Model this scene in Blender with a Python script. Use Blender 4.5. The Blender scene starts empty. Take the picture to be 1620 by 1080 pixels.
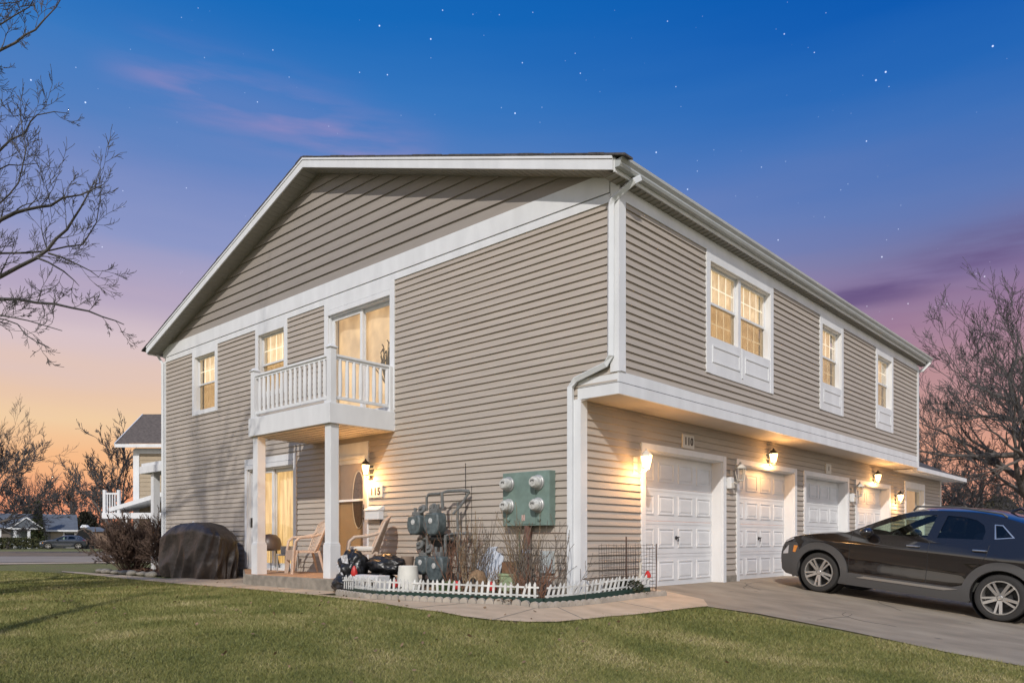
import bpy, bmesh, math, random
import numpy as np
from mathutils import Vector, Matrix, geometry, noise
random.seed(7); np.random.seed(7)
R = math.radians
S = bpy.context.scene
COL = S.collection

# ------------------------------------------------------------------ camera, sky, sun, exposure
FX, FY = 0.73865418, 0.67408456          # viewing direction on the ground
RX, RY = FY, -FX
CAM = (-8.14, -6.20, 0.72)
cam = bpy.data.cameras.new("camera"); camo = bpy.data.objects.new("camera", cam); COL.objects.link(camo)
camo.location = CAM
camo.rotation_euler = (R(90), 0, math.atan2(-FX, FY))
cam.sensor_width = 36; cam.lens = 1211/1620*36; cam.shift_y = 315/1620
cam.clip_start = .05; cam.clip_end = 3000
S.camera = camo
S.view_settings.view_transform = 'Standard'; S.view_settings.look = 'None'
S.view_settings.exposure = 0.30; S.view_settings.gamma = 1
S.cycles.max_bounces = 8; S.cycles.transparent_max_bounces = 24

SUND = Vector((.34, .22, -.28)).normalized()      # direction the sunlight travels
sun = bpy.data.lights.new("sun", 'SUN'); so = bpy.data.objects.new("sun", sun); COL.objects.link(so)
sun.energy = 2.35; sun.angle = R(0.9); sun.color = (1, .94, .87)
so.rotation_euler = SUND.to_track_quat('-Z', 'Y').to_euler()

def lin(r, g, b):
    f = lambda c: (c/255/12.92) if c/255 <= .04045 else ((c/255+.055)/1.055)**2.4
    return (f(r), f(g), f(b), 1)

world = bpy.data.worlds.new("World"); S.world = world; world.use_nodes = True
nt = world.node_tree; N = nt.nodes; L = nt.links; N.clear()
def nn(t, **k):
    n = N.new(t)
    for a, b in k.items(): setattr(n, a, b)
    return n
def mth(op, a, b=None, c=None):
    n = nn('ShaderNodeMath', operation=op)
    for i, v in enumerate((a, b, c)):
        if v is None: continue
        if isinstance(v, (int, float)): n.inputs[i].default_value = v
        else: L.new(v, n.inputs[i])
    return n.outputs[0]
tc = nn('ShaderNodeTexCoord'); DIRV = tc.outputs['Generated']
sep = nn('ShaderNodeSeparateXYZ'); L.new(DIRV, sep.inputs[0])
def vdot(vec):
    n = nn('ShaderNodeVectorMath', operation='DOT_PRODUCT'); L.new(DIRV, n.inputs[0]); n.inputs[1].default_value = vec
    return n.outputs['Value']
elev = mth('ARCSINE', mth('MINIMUM', mth('MAXIMUM', sep.outputs[2], -1.0), 1.0))      # radians
def ramp(fac, stops):
    n = nn('ShaderNodeValToRGB'); L.new(fac, n.inputs[0]); cr = n.color_ramp
    while len(cr.elements) < len(stops): cr.elements.new(.5)
    for e, (p, c) in zip(cr.elements, stops): e.position = p; e.color = c
    return n.outputs[0]
# wobble the elevation with soft long cloud bands
mp = nn('ShaderNodeMapping'); L.new(DIRV, mp.inputs[0]); mp.inputs['Scale'].default_value = (1.2, 1.2, 9)
nz = nn('ShaderNodeTexNoise'); nz.inputs['Scale'].default_value = 1.6; nz.inputs['Detail'].default_value = 4; L.new(mp.outputs[0], nz.inputs[0])
ew = mth('ADD', elev, mth('MULTIPLY', mth('SUBTRACT', nz.outputs[0], .5), .075))
e1 = mth('DIVIDE', ew, R(40))
mp2 = nn('ShaderNodeMapping'); L.new(DIRV, mp2.inputs[0]); mp2.inputs['Scale'].default_value = (2, 2, 14)
nz2 = nn('ShaderNodeTexNoise'); nz2.inputs['Scale'].default_value = 3.5; nz2.inputs['Detail'].default_value = 7; L.new(mp2.outputs[0], nz2.inputs[0])
left = ramp(e1, [(0.00, lin(232, 148, 116)), (.077, lin(240, 158, 118)), (.128, lin(246, 186, 136)), (.20, lin(240, 205, 165)), (.24, lin(232, 198, 172)), (.32, lin(214, 194, 200)),
                 (.416, lin(180, 166, 192)), (.50, lin(142, 152, 198)), (.58, lin(116, 138, 194)), (.66, lin(84, 128, 192)), (.75, lin(56, 120, 192)), (.86, lin(24, 106, 186)), (1, lin(8, 92, 178))])
right = ramp(e1, [(0.00, lin(190, 130, 112)), (.077, lin(208, 148, 126)), (.138, lin(222, 160, 135)), (.22, lin(200, 150, 142)), (.30, lin(170, 132, 148)), (.339, lin(160, 126, 150)),
                  (.409, lin(130, 114, 156)), (.453, lin(116, 118, 164)), (.543, lin(92, 120, 180)), (.63, lin(62, 112, 184)), (.71, lin(36, 102, 182)), (.80, lin(10, 88, 176)), (1, lin(2, 78, 166))])
azr = mth('DIVIDE', vdot((RX, RY, 0)), mth('MAXIMUM', mth('SQRT', mth('ADD', mth('MULTIPLY', sep.outputs[0], sep.outputs[0]), mth('MULTIPLY', sep.outputs[1], sep.outputs[1]))), .01))
mr = nn('ShaderNodeMapRange'); mr.interpolation_type = 'SMOOTHSTEP'; L.new(azr, mr.inputs[0]); mr.inputs[1].default_value = -.30; mr.inputs[2].default_value = .62
def mixc(f, a, b, mode='MIX'):
    n = nn('ShaderNodeMix', data_type='RGBA', blend_type=mode)
    if isinstance(f, (int, float)): n.inputs[0].default_value = f
    else: L.new(f, n.inputs[0])
    for i, v in ((6, a), (7, b)):
        if isinstance(v, tuple): n.inputs[i].default_value = v
        else: L.new(v, n.inputs[i])
    return n.outputs[2]
sky = mixc(mr.outputs[0], left, right)
# sky behind the camera, unseen: brightened and warmed to lift the shaded walls
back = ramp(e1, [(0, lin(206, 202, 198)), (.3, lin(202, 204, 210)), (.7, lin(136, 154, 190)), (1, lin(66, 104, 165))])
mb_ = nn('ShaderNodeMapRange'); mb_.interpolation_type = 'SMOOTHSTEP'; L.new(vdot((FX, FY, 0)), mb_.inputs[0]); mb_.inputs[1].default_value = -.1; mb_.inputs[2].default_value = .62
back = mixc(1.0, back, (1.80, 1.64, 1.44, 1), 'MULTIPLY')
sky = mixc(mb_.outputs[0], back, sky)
# thin cloud streaks lying along great circles of the sky
def skydir(px, py):
    return Vector((FX+(px-810)/1211*RX, FY+(px-810)/1211*RY, (855-py)/1211)).normalized()
def streak(sky, p0, p1, width, col, amt):
    a, b = skydir(*p0), skydir(*p1); n = a.cross(b).normalized(); mid = (a+b).normalized(); half = a.dot(mid)
    wob = mth('MULTIPLY', mth('SUBTRACT', nz.outputs[0], .5), .07)
    d = mth('ABSOLUTE', mth('ADD', vdot(n), wob))
    g = mth('POWER', 2.718, mth('MULTIPLY', mth('POWER', mth('DIVIDE', d, width), 2), -1))
    m = nn('ShaderNodeMapRange'); m.interpolation_type = 'SMOOTHSTEP'; L.new(vdot(mid), m.inputs[0]); m.inputs[1].default_value = half-.012; m.inputs[2].default_value = 1
    return mixc(mth('MULTIPLY', mth('MULTIPLY', mth('MULTIPLY', g, m.outputs[0]), amt), mth('MINIMUM', mth('MAXIMUM', mth('MULTIPLY_ADD', nz2.outputs[0], 3.2, -1.05), .15), 1)), sky, col)
sky = streak(sky, (240, 120), (660, 260), .026, lin(172, 146, 190), .62)
sky = streak(sky, (1250, 500), (1700, 340), .020, lin(100, 82, 128), .9)
sky = streak(sky, (1300, 560), (1700, 430), .030, lin(150, 112, 146), .5)
# stars
vo = nn('ShaderNodeTexVoronoi'); vo.feature = 'F1'; vo.inputs['Scale'].default_value = 88; L.new(DIRV, vo.inputs[0])
sepc = nn('ShaderNodeSeparateColor'); L.new(vo.outputs['Color'], sepc.inputs[0])
rad = mth('MULTIPLY', mth('POWER', sepc.outputs[0], 4), .05)
st = mth('MULTIPLY', mth('MAXIMUM', mth('SUBTRACT', 1, mth('DIVIDE', vo.outputs['Distance'], mth('ADD', rad, .050))), 0), mth('GREATER_THAN', sepc.outputs[1], .15))
stv = mth('MULTIPLY', mth('MULTIPLY', st, mth('MULTIPLY', mth('POWER', sepc.outputs[0], 1.4), 1.5)), mth('MINIMUM', mth('MAXIMUM', mth('MULTIPLY', mth('SUBTRACT', elev, R(9)), 5), 0), 1))
sky = mixc(stv, sky, (.85, .9, 1, 1), 'ADD')
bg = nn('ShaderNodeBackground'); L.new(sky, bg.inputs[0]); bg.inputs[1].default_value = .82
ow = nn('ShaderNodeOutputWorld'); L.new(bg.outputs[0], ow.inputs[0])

# ------------------------------------------------------------------ helpers
MATS = {}
def mat(name, col, rough=.7, var=0., scale=8., bump=0., bscale=60., metal=0., spec=.5, stretch=None, col2=None, detail=4, coat=0.):
    if name in MATS: return MATS[name]
    m = bpy.data.materials.new(name); m.use_nodes = True; t = m.node_tree; b = t.nodes['Principled BSDF']
    c = tuple(col[:3])+(1,)
    b.inputs['Base Color'].default_value = c; b.inputs['Roughness'].default_value = rough; b.inputs['Metallic'].default_value = metal
    b.inputs['Specular IOR Level'].default_value = spec; b.inputs['Coat Weight'].default_value = coat
    tcn = t.nodes.new('ShaderNodeTexCoord'); src = tcn.outputs['Object']
    if stretch:
        mpn = t.nodes.new('ShaderNodeMapping'); mpn.inputs['Scale'].default_value = stretch; t.links.new(src, mpn.inputs[0]); src = mpn.outputs[0]
    if var or col2:
        n = t.nodes.new('ShaderNodeTexNoise'); n.inputs['Scale'].default_value = scale; n.inputs['Detail'].default_value = detail; t.links.new(src, n.inputs[0])
        r = t.nodes.new('ShaderNodeValToRGB'); t.links.new(n.outputs[0], r.inputs[0])
        ca = col2 if col2 else tuple(x*(1-var) for x in c[:3]); cb = c if col2 else tuple(min(1, x*(1+var)) for x in c[:3])
        r.color_ramp.elements[0].position = .32; r.color_ramp.elements[0].color = tuple(ca[:3])+(1,)
        r.color_ramp.elements[1].position = .68; r.color_ramp.elements[1].color = tuple(cb[:3])+(1,)
        t.links.new(r.outputs[0], b.inputs['Base Color'])
    if bump:
        n2 = t.nodes.new('ShaderNodeTexNoise'); n2.inputs['Scale'].default_value = bscale; n2.inputs['Detail'].default_value = 5; t.links.new(src, n2.inputs[0])
        bn = t.nodes.new('ShaderNodeBump'); bn.inputs['Strength'].default_value = bump; bn.inputs['Distance'].default_value = .02
        t.links.new(n2.outputs[0], bn.inputs['Height']); t.links.new(bn.outputs[0], b.inputs['Normal'])
    MATS[name] = m; return m
def glass(name, tint=(1, 1, 1), trans=.85, rough=.02, base=.04):
    m = bpy.data.materials.new(name); m.use_nodes = True; t = m.node_tree; t.nodes.clear()
    o = t.nodes.new('ShaderNodeOutputMaterial'); tr = t.nodes.new('ShaderNodeBsdfTransparent'); tr.inputs[0].default_value = tuple(x*trans for x in tint)+(1,)
    gl = t.nodes.new('ShaderNodeBsdfGlossy'); gl.inputs['Roughness'].default_value = rough
    lw = t.nodes.new('ShaderNodeLayerWeight'); pw = t.nodes.new('ShaderNodeMath'); pw.operation = 'POWER'; t.links.new(lw.outputs['Facing'], pw.inputs[0]); pw.inputs[1].default_value = 4
    fr = t.nodes.new('ShaderNodeMath'); fr.operation = 'MULTIPLY_ADD'; t.links.new(pw.outputs[0], fr.inputs[0]); fr.inputs[1].default_value = .8; fr.inputs[2].default_value = base
    mx = t.nodes.new('ShaderNodeMixShader'); t.links.new(fr.outputs[0], mx.inputs[0]); t.links.new(tr.outputs[0], mx.inputs[1]); t.links.new(gl.outputs[0], mx.inputs[2]); t.links.new(mx.outputs[0], o.inputs[0])
    return m
def glow(name, col, strength, col2=None, scale=6., stretch=(1, 1, 1)):
    m = bpy.data.materials.new(name); m.use_nodes = True; t = m.node_tree; b = t.nodes['Principled BSDF']
    b.inputs['Base Color'].default_value = (.5, .42, .3, 1); b.inputs['Emission Strength'].default_value = strength
    if col2:
        tcn = t.nodes.new('ShaderNodeTexCoord'); mpn = t.nodes.new('ShaderNodeMapping'); mpn.inputs['Scale'].default_value = stretch
        t.links.new(tcn.outputs['Object'], mpn.inputs[0])
        n = t.nodes.new('ShaderNodeTexNoise'); n.inputs['Scale'].default_value = scale; n.inputs['Detail'].default_value = 3; t.links.new(mpn.outputs[0], n.inputs[0])
        r = t.nodes.new('ShaderNodeValToRGB'); r.color_ramp.elements[0].position = .35; r.color_ramp.elements[1].position = .65
        r.color_ramp.elements[0].color = tuple(col2)+(1,); r.color_ramp.elements[1].color = tuple(col)+(1,)
        t.links.new(n.outputs[0], r.inputs[0]); t.links.new(r.outputs[0], b.inputs['Emission Color'])
    else: b.inputs['Emission Color'].default_value = tuple(col)+(1,)
    return m

class MB:
    def __init__(s): s.v = []; s.f = []
    def add(s, vs, fs):
        o = len(s.v); s.v += [tuple(x) for x in vs]; s.f += [tuple(i+o for i in f) for f in fs]; return s
    def box(s, x0, x1, y0, y1, z0, z1, M=None):
        vs = [Vector((x, y, z)) for z in (z0, z1) for y in (y0, y1) for x in (x0, x1)]
        if M is not None: vs = [M @ v for v in vs]
        return s.add(vs, [(0, 2, 3, 1), (4, 5, 7, 6), (0, 1, 5, 4), (2, 6, 7, 3), (0, 4, 6, 2), (1, 3, 7, 5)])
    def bar(s, a, b, w, h=None, up=(0, 0, 1)):
        a, b = Vector(a), Vector(b); h = h or w; d = b-a; l = d.length
        if l < 1e-6: return s
        d.normalize(); u = Vector(up)
        if abs(d.dot(u)) > .98: u = Vector((1, 0, 0))
        x = d.cross(u).normalized(); y = x.cross(d)
        M = Matrix((x, d, y)).transposed().to_4x4(); M.translation = a
        return s.box(-w/2, w/2, 0, l, -h/2, h/2, M)
    def tube(s, pts, r, n=8, cap=True, ph=0.):
        pts = [Vector(p) for p in pts]; rs = r if isinstance(r, (list, tuple)) else [r]*len(pts)
        rings = []; px = None
        for i, p in enumerate(pts):
            d = (pts[min(i+1, len(pts)-1)]-pts[max(i-1, 0)]).normalized()
            if px is None:
                u = Vector((0, 0, 1)) if abs(d.z) < .9 else Vector((1, 0, 0)); px = d.cross(u).normalized()
            else: px = (px-d*px.dot(d)).normalized()
            py = d.cross(px); rings.append([p+(px*math.cos(a)+py*math.sin(a))*rs[i] for a in [2*math.pi*k/n+ph for k in range(n)]])
        vs = [v for ring in rings for v in ring]; fs = []
        for i in range(len(pts)-1):
            for k in range(n): fs.append((i*n+k, i*n+(k+1) % n, (i+1)*n+(k+1) % n, (i+1)*n+k))
        if cap: fs += [tuple(range(n))[::-1], tuple((len(pts)-1)*n+k for k in range(n))]
        return s.add(vs, fs)
    def lathe(s, prof, M=None, n=20, ax='z', frac=1.):
        M = M or Matrix(); vs = []; fs = []; m = len(prof)
        for k in range(n):
            a = 2*math.pi*frac*k/n
            for r, z in prof:
                vs.append(M @ (Vector((r*math.cos(a), r*math.sin(a), z))))
        for k in range(n):
            for i in range(m-1): fs.append((k*m+i, ((k+1) % n)*m+i, ((k+1) % n)*m+i+1, k*m+i+1))
        return s.add(vs, fs)
    def prism(s, pts, fn, d0, d1):       # pts 2-D outline, fn(a,b,depth)->3-D
        n = len(pts); vs = [fn(a, b, d0) for a, b in pts]+[fn(a, b, d1) for a, b in pts]
        fs = [tuple(range(n))[::-1], tuple(range(n, 2*n))]+[(i, (i+1) % n, n+(i+1) % n, n+i) for i in range(n)]
        return s.add(vs, fs)
    def build(s, name, m, parent=None, smooth=False, bevel=0., M=None):
        me = bpy.data.meshes.new(name); me.from_pydata([tuple(v) for v in s.v], [], s.f); me.validate()
        if M is not None: me.transform(M)
        if m: me.materials.append(m)
        return link(name, me, parent, smooth, bevel)
def link(name, me, parent=None, smooth=False, bevel=0.):
    bm = bmesh.new(); bm.from_mesh(me); bmesh.ops.recalc_face_normals(bm, faces=bm.faces); bm.to_mesh(me); bm.free()
    o = bpy.data.objects.new(name, me); COL.objects.link(o)
    if smooth:
        me.polygons.foreach_set('use_smooth', [True]*len(me.polygons))
        if smooth != 'all':
            try: me.set_sharp_from_angle(angle=R(38))
            except Exception: pass
    if parent is not None:
        o.parent = parent; o.matrix_parent_inverse = parent.matrix_world.inverted() if False else Matrix.Translation(-Vector(parent.get('_o', (0, 0, 0)))) if parent.type == 'EMPTY' and '_o' in parent else Matrix()
    if bevel:
        b = o.modifiers.new('bevel', 'BEVEL'); b.width = bevel; b.segments = 2; b.limit_method = 'ANGLE'; b.angle_limit = R(40)
    return o
def tag(o, label=None, cat=None, group=None, kind=None):
    for k, v in (('label', label), ('category', cat), ('group', group), ('kind', kind)):
        if v: o[k] = v
    return o
def thing(name, label, cat, loc=(0, 0, 0), group=None, rotz=0, local=False):
    """Empty at the base. local=False: children are given in world coordinates."""
    o = bpy.data.objects.new(name, None); COL.objects.link(o); o.location = loc; o.rotation_euler = (0, 0, rotz); o.empty_display_size = .2
    tag(o, label, cat, group)
    if not local: o['_o'] = tuple(loc)
    return o
def dup(root, loc, rotz, label, group=None, scale=None):
    r = root.copy(); COL.objects.link(r); r.location = loc; r.rotation_euler = (0, 0, rotz); r['label'] = label
    if group: r['group'] = group
    if scale: r.scale = scale
    def rec(src, dst):
        for ch in list(src.children):
            c = ch.copy(); COL.objects.link(c); c.parent = dst; rec(ch, c)
    rec(root, r); return r
def ss(a, b, x):
    t = max(0, min(1, (x-a)/(b-a))); return t*t*(3-2*t)
def tz(x, y):                                       # ground height
    return 0.108*max(min(y, 0), -8) - 0.07*ss(1.2, -.8, x) - 0.15*ss(8, 28, y)
def CF(lat, dep, z=None):                           # metres right of / ahead of the viewpoint, on the ground
    x = CAM[0]+FX*dep+RX*lat; y = CAM[1]+FY*dep+RY*lat
    return Vector((x, y, tz(x, y) if z is None else z))
def poly_bm(outer, holes=(), cuts=()):
    loops = [[Vector((a, b, 0)) for a, b in l] for l in (outer,)+tuple(holes)]
    tris = geometry.tessellate_polygon(loops); flat = [v for l in loops for v in l]
    bm = bmesh.new(); vs = [bm.verts.new(v) for v in flat]
    for t in tris:
        try: bm.faces.new([vs[i] for i in t])
        except ValueError: pass
    for ax, val in cuts:
        no = (1, 0, 0) if ax == 0 else (0, 1, 0); co = (val, 0, 0) if ax == 0 else (0, val, 0)
        bmesh.ops.bisect_plane(bm, geom=bm.verts[:]+bm.edges[:]+bm.faces[:], dist=1e-5, plane_co=co, plane_no=no)
    return bm
def rng(a, b, st):
    n = max(1, int(round((b-a)/st))); return [a+(b-a)*i/n for i in range(n+1)]
def drape(name, outer, dz, m, step=.3, label=None, parent=None):
    xs = [p[0] for p in outer]; ys = [p[1] for p in outer]
    bm = poly_bm(outer, (), [(0, v) for v in np.arange(math.floor(min(xs)/step)*step+step, max(xs), step)]+[(1, v) for v in np.arange(math.floor(min(ys)/step)*step+step, max(ys), step)])
    for v in bm.verts: v.co.z = tz(v.co.x, v.co.y)+dz
    me = bpy.data.meshes.new(name); bm.to_mesh(me); bm.free(); me.materials.append(m)
    if sum(p.normal.z for p in me.polygons) < 0: me.flip_normals()
    o = bpy.data.objects.new(name, me); COL.objects.link(o)
    if parent: o.parent = parent
    return o

# ------------------------------------------------------------------ materials
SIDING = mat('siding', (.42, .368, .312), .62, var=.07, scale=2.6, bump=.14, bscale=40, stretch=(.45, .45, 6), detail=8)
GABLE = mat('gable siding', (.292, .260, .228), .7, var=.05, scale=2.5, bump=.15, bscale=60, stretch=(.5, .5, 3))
WHITE = mat('white trim', (.70, .71, .715), .5, var=.06, scale=4., bump=.05, bscale=30, stretch=(1, 1, .35), detail=9)
GUTM = mat('grey white gutter', (.44, .46, .45), .4, var=.06, scale=4)
WHITE2 = mat('white metal', (.66, .68, .69), .35, var=.03, scale=5)
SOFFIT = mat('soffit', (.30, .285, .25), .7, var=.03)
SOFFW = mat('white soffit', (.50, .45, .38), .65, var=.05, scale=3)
CONC = mat('concrete', (.37, .325, .27), .85, var=.18, scale=5, bump=.35, bscale=90)
CONCD = mat('old concrete', (.25, .225, .185), .9, var=.25, scale=7, bump=.5, bscale=60)
PATH = mat('path concrete', (.50, .385, .265), .85, var=.13, scale=3.5, bump=.3, bscale=110)
SHING = mat('shingle', (.075, .068, .064), .95, var=.35, scale=14, bump=.6, bscale=45)
DARK = mat('dark metal', (.03, .03, .032), .45, var=.1)
BLACKP = mat('black plastic', (.018, .018, .02), .5)
CURT = glow('lit curtain', (1., .66, .25), .80, (.50, .26, .05), 6, (4, 4, .2))  # room light given to the cloth as emission, fold shade as darker streaks
CURT2 = glow('lit curtain pale', (1., .70, .36), .74, (.72, .46, .18), 5, (3, 3, 1.2))
ROOM = glow('lit room', (1., .62, .26), .66, (.50, .27, .09), 3.2, (1, 1, .7))
MUNT = glow('self lit muntin', (1., .86, .62), 1.05)  # muntins glow by themselves; room light is put in as emission
PANE = glass('window pane', (1, 1, 1), .93)
SCREEN = glass('insect screen', (.90, .84, .74), .93, .5, .01)

# ------------------------------------------------------------------ the house
def fG(u, w, z): return Vector((-w, u, z))                 # gable wall, u along +Y, w outwards
def fU(u, w, z): return Vector((u, -.61-w, z))             # upper wall over the garages
def fL(u, w, z): return Vector((u, -w, z))                 # garage wall
def lbox(mb, fr, u0, u1, w0, w1, z0, z1):
    vs = [fr(u, w, z) for z in (z0, z1) for w in (w0, w1) for u in (u0, u1)]
    return mb.add(vs, [(0, 2, 3, 1), (4, 5, 7, 6), (0, 1, 5, 4), (2, 6, 7, 3), (0, 4, 6, 2), (1, 3, 7, 5)])
def siding(fr, u0, u1, z0, z1, holes=(), ex=.1016, ph=.12, lip=.023, lim=None):
    mb = MB(); k = math.floor((z0-ph)/ex)
    lim = lim or (lambda z: (u0, u1))
    rnd = random.Random(5)
    while ph+k*ex < z1-1e-4:
        zb = ph+k*ex; zt = zb+ex; a0 = max(zb, z0); a1 = min(zt, z1)
        br = sorted({a0, a1, *[h for H in holes for h in H[2:] if a0 < h < a1]})
        jit = rnd.uniform(-.0015, .0015)
        for a, b in zip(br, br[1:]):
            la, lb = lim(a), lim(b)
            if la[1]-la[0] < .02: continue
            cut = sorted((H[0], H[1]) for H in holes if H[2] < b-1e-5 and H[3] > a+1e-5)
            pts = [None]; spans = []; cur = None; s = None
            edges = []; last = None
            cs = []
            for c0, c1 in cut:
                if cs and c0 <= cs[-1][1]: cs[-1][1] = max(cs[-1][1], c1)
                else: cs.append([c0, c1])
            ends = [None]+[x for c in cs for x in c]+['E']
            for i in range(0, len(ends), 2):
                l0 = la[0] if ends[i] is None else ends[i]; l1 = lb[0] if ends[i] is None else ends[i]
                r0 = la[1] if ends[i+1] == 'E' else ends[i+1]; r1 = lb[1] if ends[i+1] == 'E' else ends[i+1]
                if r0-l0 < .005: continue
                r1 = max(r1, l1+.001)
                wa = .002+(lip+jit)*(zt-a)/ex; wb = .002+(lip+jit)*(zt-b)/ex
                n_ = max(1, int((r0-l0)/.45))
                wv = lambda u, kk: (.0028*noise.noise(Vector((u*.9, kk*3.7, 0)))+.0012*noise.noise(Vector((u*3.1, kk*5.1, 2)))) if a == a0 else 0
                dw = lambda u: .0035*noise.noise(Vector((u*.7, k*2.3, 9)))
                for i_ in range(n_):
                    f0, f1 = i_/n_, (i_+1)/n_; ua, ub = l0+(r0-l0)*f0, l0+(r0-l0)*f1; ta, tb_ = l1+(r1-l1)*f0, l1+(r1-l1)*f1
                    pa, pb = wa+dw(ua), wa+dw(ub); za_, zb_ = a+wv(ua, k), a+wv(ub, k)
                    mb.add([fr(ua, pa, za_), fr(ub, pb, zb_), fr(tb_, wb, b), fr(ta, wb, b)], [(0, 1, 2, 3)])
                    if a == a0: mb.add([fr(ua, -.004, za_), fr(ub, -.004, zb_), fr(ub, pb, zb_), fr(ua, pa, za_)], [(0, 1, 2, 3)])
        k += 1
    return mb
house = thing('apartment_building', 'two storey building with beige clapboard siding, white trim and four white garage doors', 'building', (0, 0, 0))
def P_(name, mb, m, parent=house, **k): return mb.build(name, m, parent, **k)
def zs(y): return 7.57-.333*abs(y-6.1)                      # rake soffit height
YB = 12.76; XB = 13.5
opG = [(3.98, 5.78, 2.88, 5.08), (7.28, 8.26, 3.72, 5.08), (10.15, 11.12, 3.68, 5.08), (6.95, 8.72, .13, 2.30), (4.68, 5.62, .13, 2.34)]
g = siding(fG, 0, YB, .05, 5.085, opG+[(-1, .0, 0, 1)], lim=lambda z: (0, YB) if z < 2.6 else (-.61, YB))
wall = P_('wall', g, SIDING)
def glim(z):
    d = (7.57-z)/.333; return (max(-.61, 6.1-d), min(YB, 6.1+d))
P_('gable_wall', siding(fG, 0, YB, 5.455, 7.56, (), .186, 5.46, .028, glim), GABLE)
opU = [(2.385, 4.51, 3.80, 4.93), (6.886, 7.915, 3.80, 4.93), (10.238, 11.25, 3.80, 4.93)]
P_('wall', siding(fU, 0, XB, 2.885, 5.08, opU, ph=2.87), SIDING)
doors = [(1.555, 3.995), (4.61, 7.05), (7.64, 10.08), (10.74, 13.18)]
opL = [(a, b, -.1, 2.075) for a, b in doors]+[(14.68, 16.42, .5, 2.2)]
P_('wall', siding(fL, 0, 18.34, .12, 2.595, opL), SIDING)
# hidden sides
m = MB(); m.add([(0, YB, -.1), (XB, YB, -.1), (XB, YB, 5.3), (0, YB, 5.3)], [(0, 1, 2, 3)])
m.add([(XB, -.61, 2.6), (XB, YB, 2.6), (XB, YB, 5.3), (XB, 6.1, 7.5), (XB, -.61, 5.3)], [(0, 1, 2, 3, 4)])
m.add([(18.34, 0, -.1), (18.34, 5, -.1), (18.34, 5, 2.6), (18.34, 0, 2.6)], [(0, 1, 2, 3)])
P_('wall', m, SIDING)
for fr_, a, b, w0 in ((fG, .02, 3.4, 0), (fG, 8.6, YB, 0), (fL, .03, 1.44, -.02), (fL, 4.10, 4.50, -.02), (fL, 7.16, 7.53, -.02), (fL, 10.2, 10.63, -.02), (fL, 13.3, 18.3, -.02)):
    m = MB(); lbox(m, fr_, a, b, w0, .03, -.25, .12); P_('foundation', m, CONCD)
# corner boards, frieze, bands
for pcs in (((fG, .0, .13, -.05, 2.6), (fL, -.035, .11, -.03, 2.59)), ((fG, -.645, -.51, 2.88, 5.36), (fU, .0, .12, 2.89, 5.20)), ((fG, YB-.10, YB+.03, -.05, 5.1),), ((fU, XB-.10, XB+.03, 2.60, 5.20),), ((fL, 18.28, 18.36, 0, 2.6),)):
    m = MB()
    for q in pcs: lbox(m, q[0], q[1], q[2], 0, .035, q[3], q[4])
    P_('corner_board', m, WHITE)
m = MB(); lbox(m, fG, -.50, YB-.1, 0, .030, 5.07, 5.179); lbox(m, fG, -.50, YB+.02, 0, .040, 5.193, 5.46)
lbox(m, fU, .12, XB-.1, 0, .03, 5.075, 5.245)
P_('frieze_board', m, WHITE)
m = MB()
lbox(m, fU, -.03, XB, 0, .030, 2.594, 2.739); lbox(m, fU, -.02, XB, 0, .020, 2.753, 2.885)
lbox(m, fG, -.61, .02, 0, .030, 2.594, 2.739); lbox(m, fG, -.61, .02, 0, .020, 2.753, 2.885)
P_('band_board', m, WHITE)
m = MB(); m.add([(0, -.61, 2.597), (XB, -.61, 2.597), (XB, 0, 2.597), (0, 0, 2.597)], [(0, 1, 2, 3)])
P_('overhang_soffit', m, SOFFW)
# roof
RT = .168
m = MB()
for y0, y1 in ((-.80, 6.1), (13.0, 6.1)):
    a = [(-.37, y0, zs(y0)+RT), (XB+.33, y0, zs(y0)+RT), (XB+.33, y1, zs(y1)+RT), (-.37, y1, zs(y1)+RT)]
    m.add(a+[(x, y, z+.022) for x, y, z in a], [(0, 1, 2, 3), (4, 5, 6, 7), (0, 1, 5, 4), (1, 2, 6, 5), (2, 3, 7, 6), (3, 0, 4, 7)])
for s in (-1, 1):         # shingle ends that make the roof edge slightly uneven
    d = .02
    while d < 6.85:
        w = random.uniform(.12, .34); y0, y1 = 6.1+s*d, 6.1+s*(d+w-.004); mm = -.374-.006*random.random(); h = .026+.010*random.random()
        m.add([(x, y, zs(y)+RT+o_) for o_ in (.004, h) for x, y in ((mm, y0), (-.2, y0), (-.2, y1), (mm, y1))], [(0, 1, 2, 3), (4, 5, 6, 7), (0, 1, 5, 4), (1, 2, 6, 5), (2, 3, 7, 6), (3, 0, 4, 7)])
        d += w
roof = P_('roof', m, SHING)
m = MB()
for s in (-1, 1):
    ya = -.77 if s < 0 else 12.97
    for (x0, x1, o0, o1) in ((-.36, -.335, -.005, .125), (-.372, -.335, .13, .165)):
        a = [(x0, ya, zs(ya)+o0), (x0, 6.1, zs(6.1)+o0), (x0, 6.1, zs(6.1)+o1), (x0, ya, zs(ya)+o1)]
        b = [(x1, y, z) for _, y, z in a]
        m.add(a+b, [(0, 1, 2, 3), (4, 7, 6, 5), (0, 4, 5, 1), (3, 2, 6, 7), (0, 3, 7, 4)])
m.box(-.33, XB+.3, -.785, -.765, 5.26, 5.44)
m.box(-.33, XB+.3, 12.965, 12.985, 5.26, 5.44)
P_('fascia', m, WHITE, roof)
m = MB()
m.add([(-.34, -.77, zs(-.77)), (0, -.77, zs(-.77)), (0, 6.1, zs(6.1)), (-.34, 6.1, zs(6.1))], [(0, 1, 2, 3)])
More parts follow.
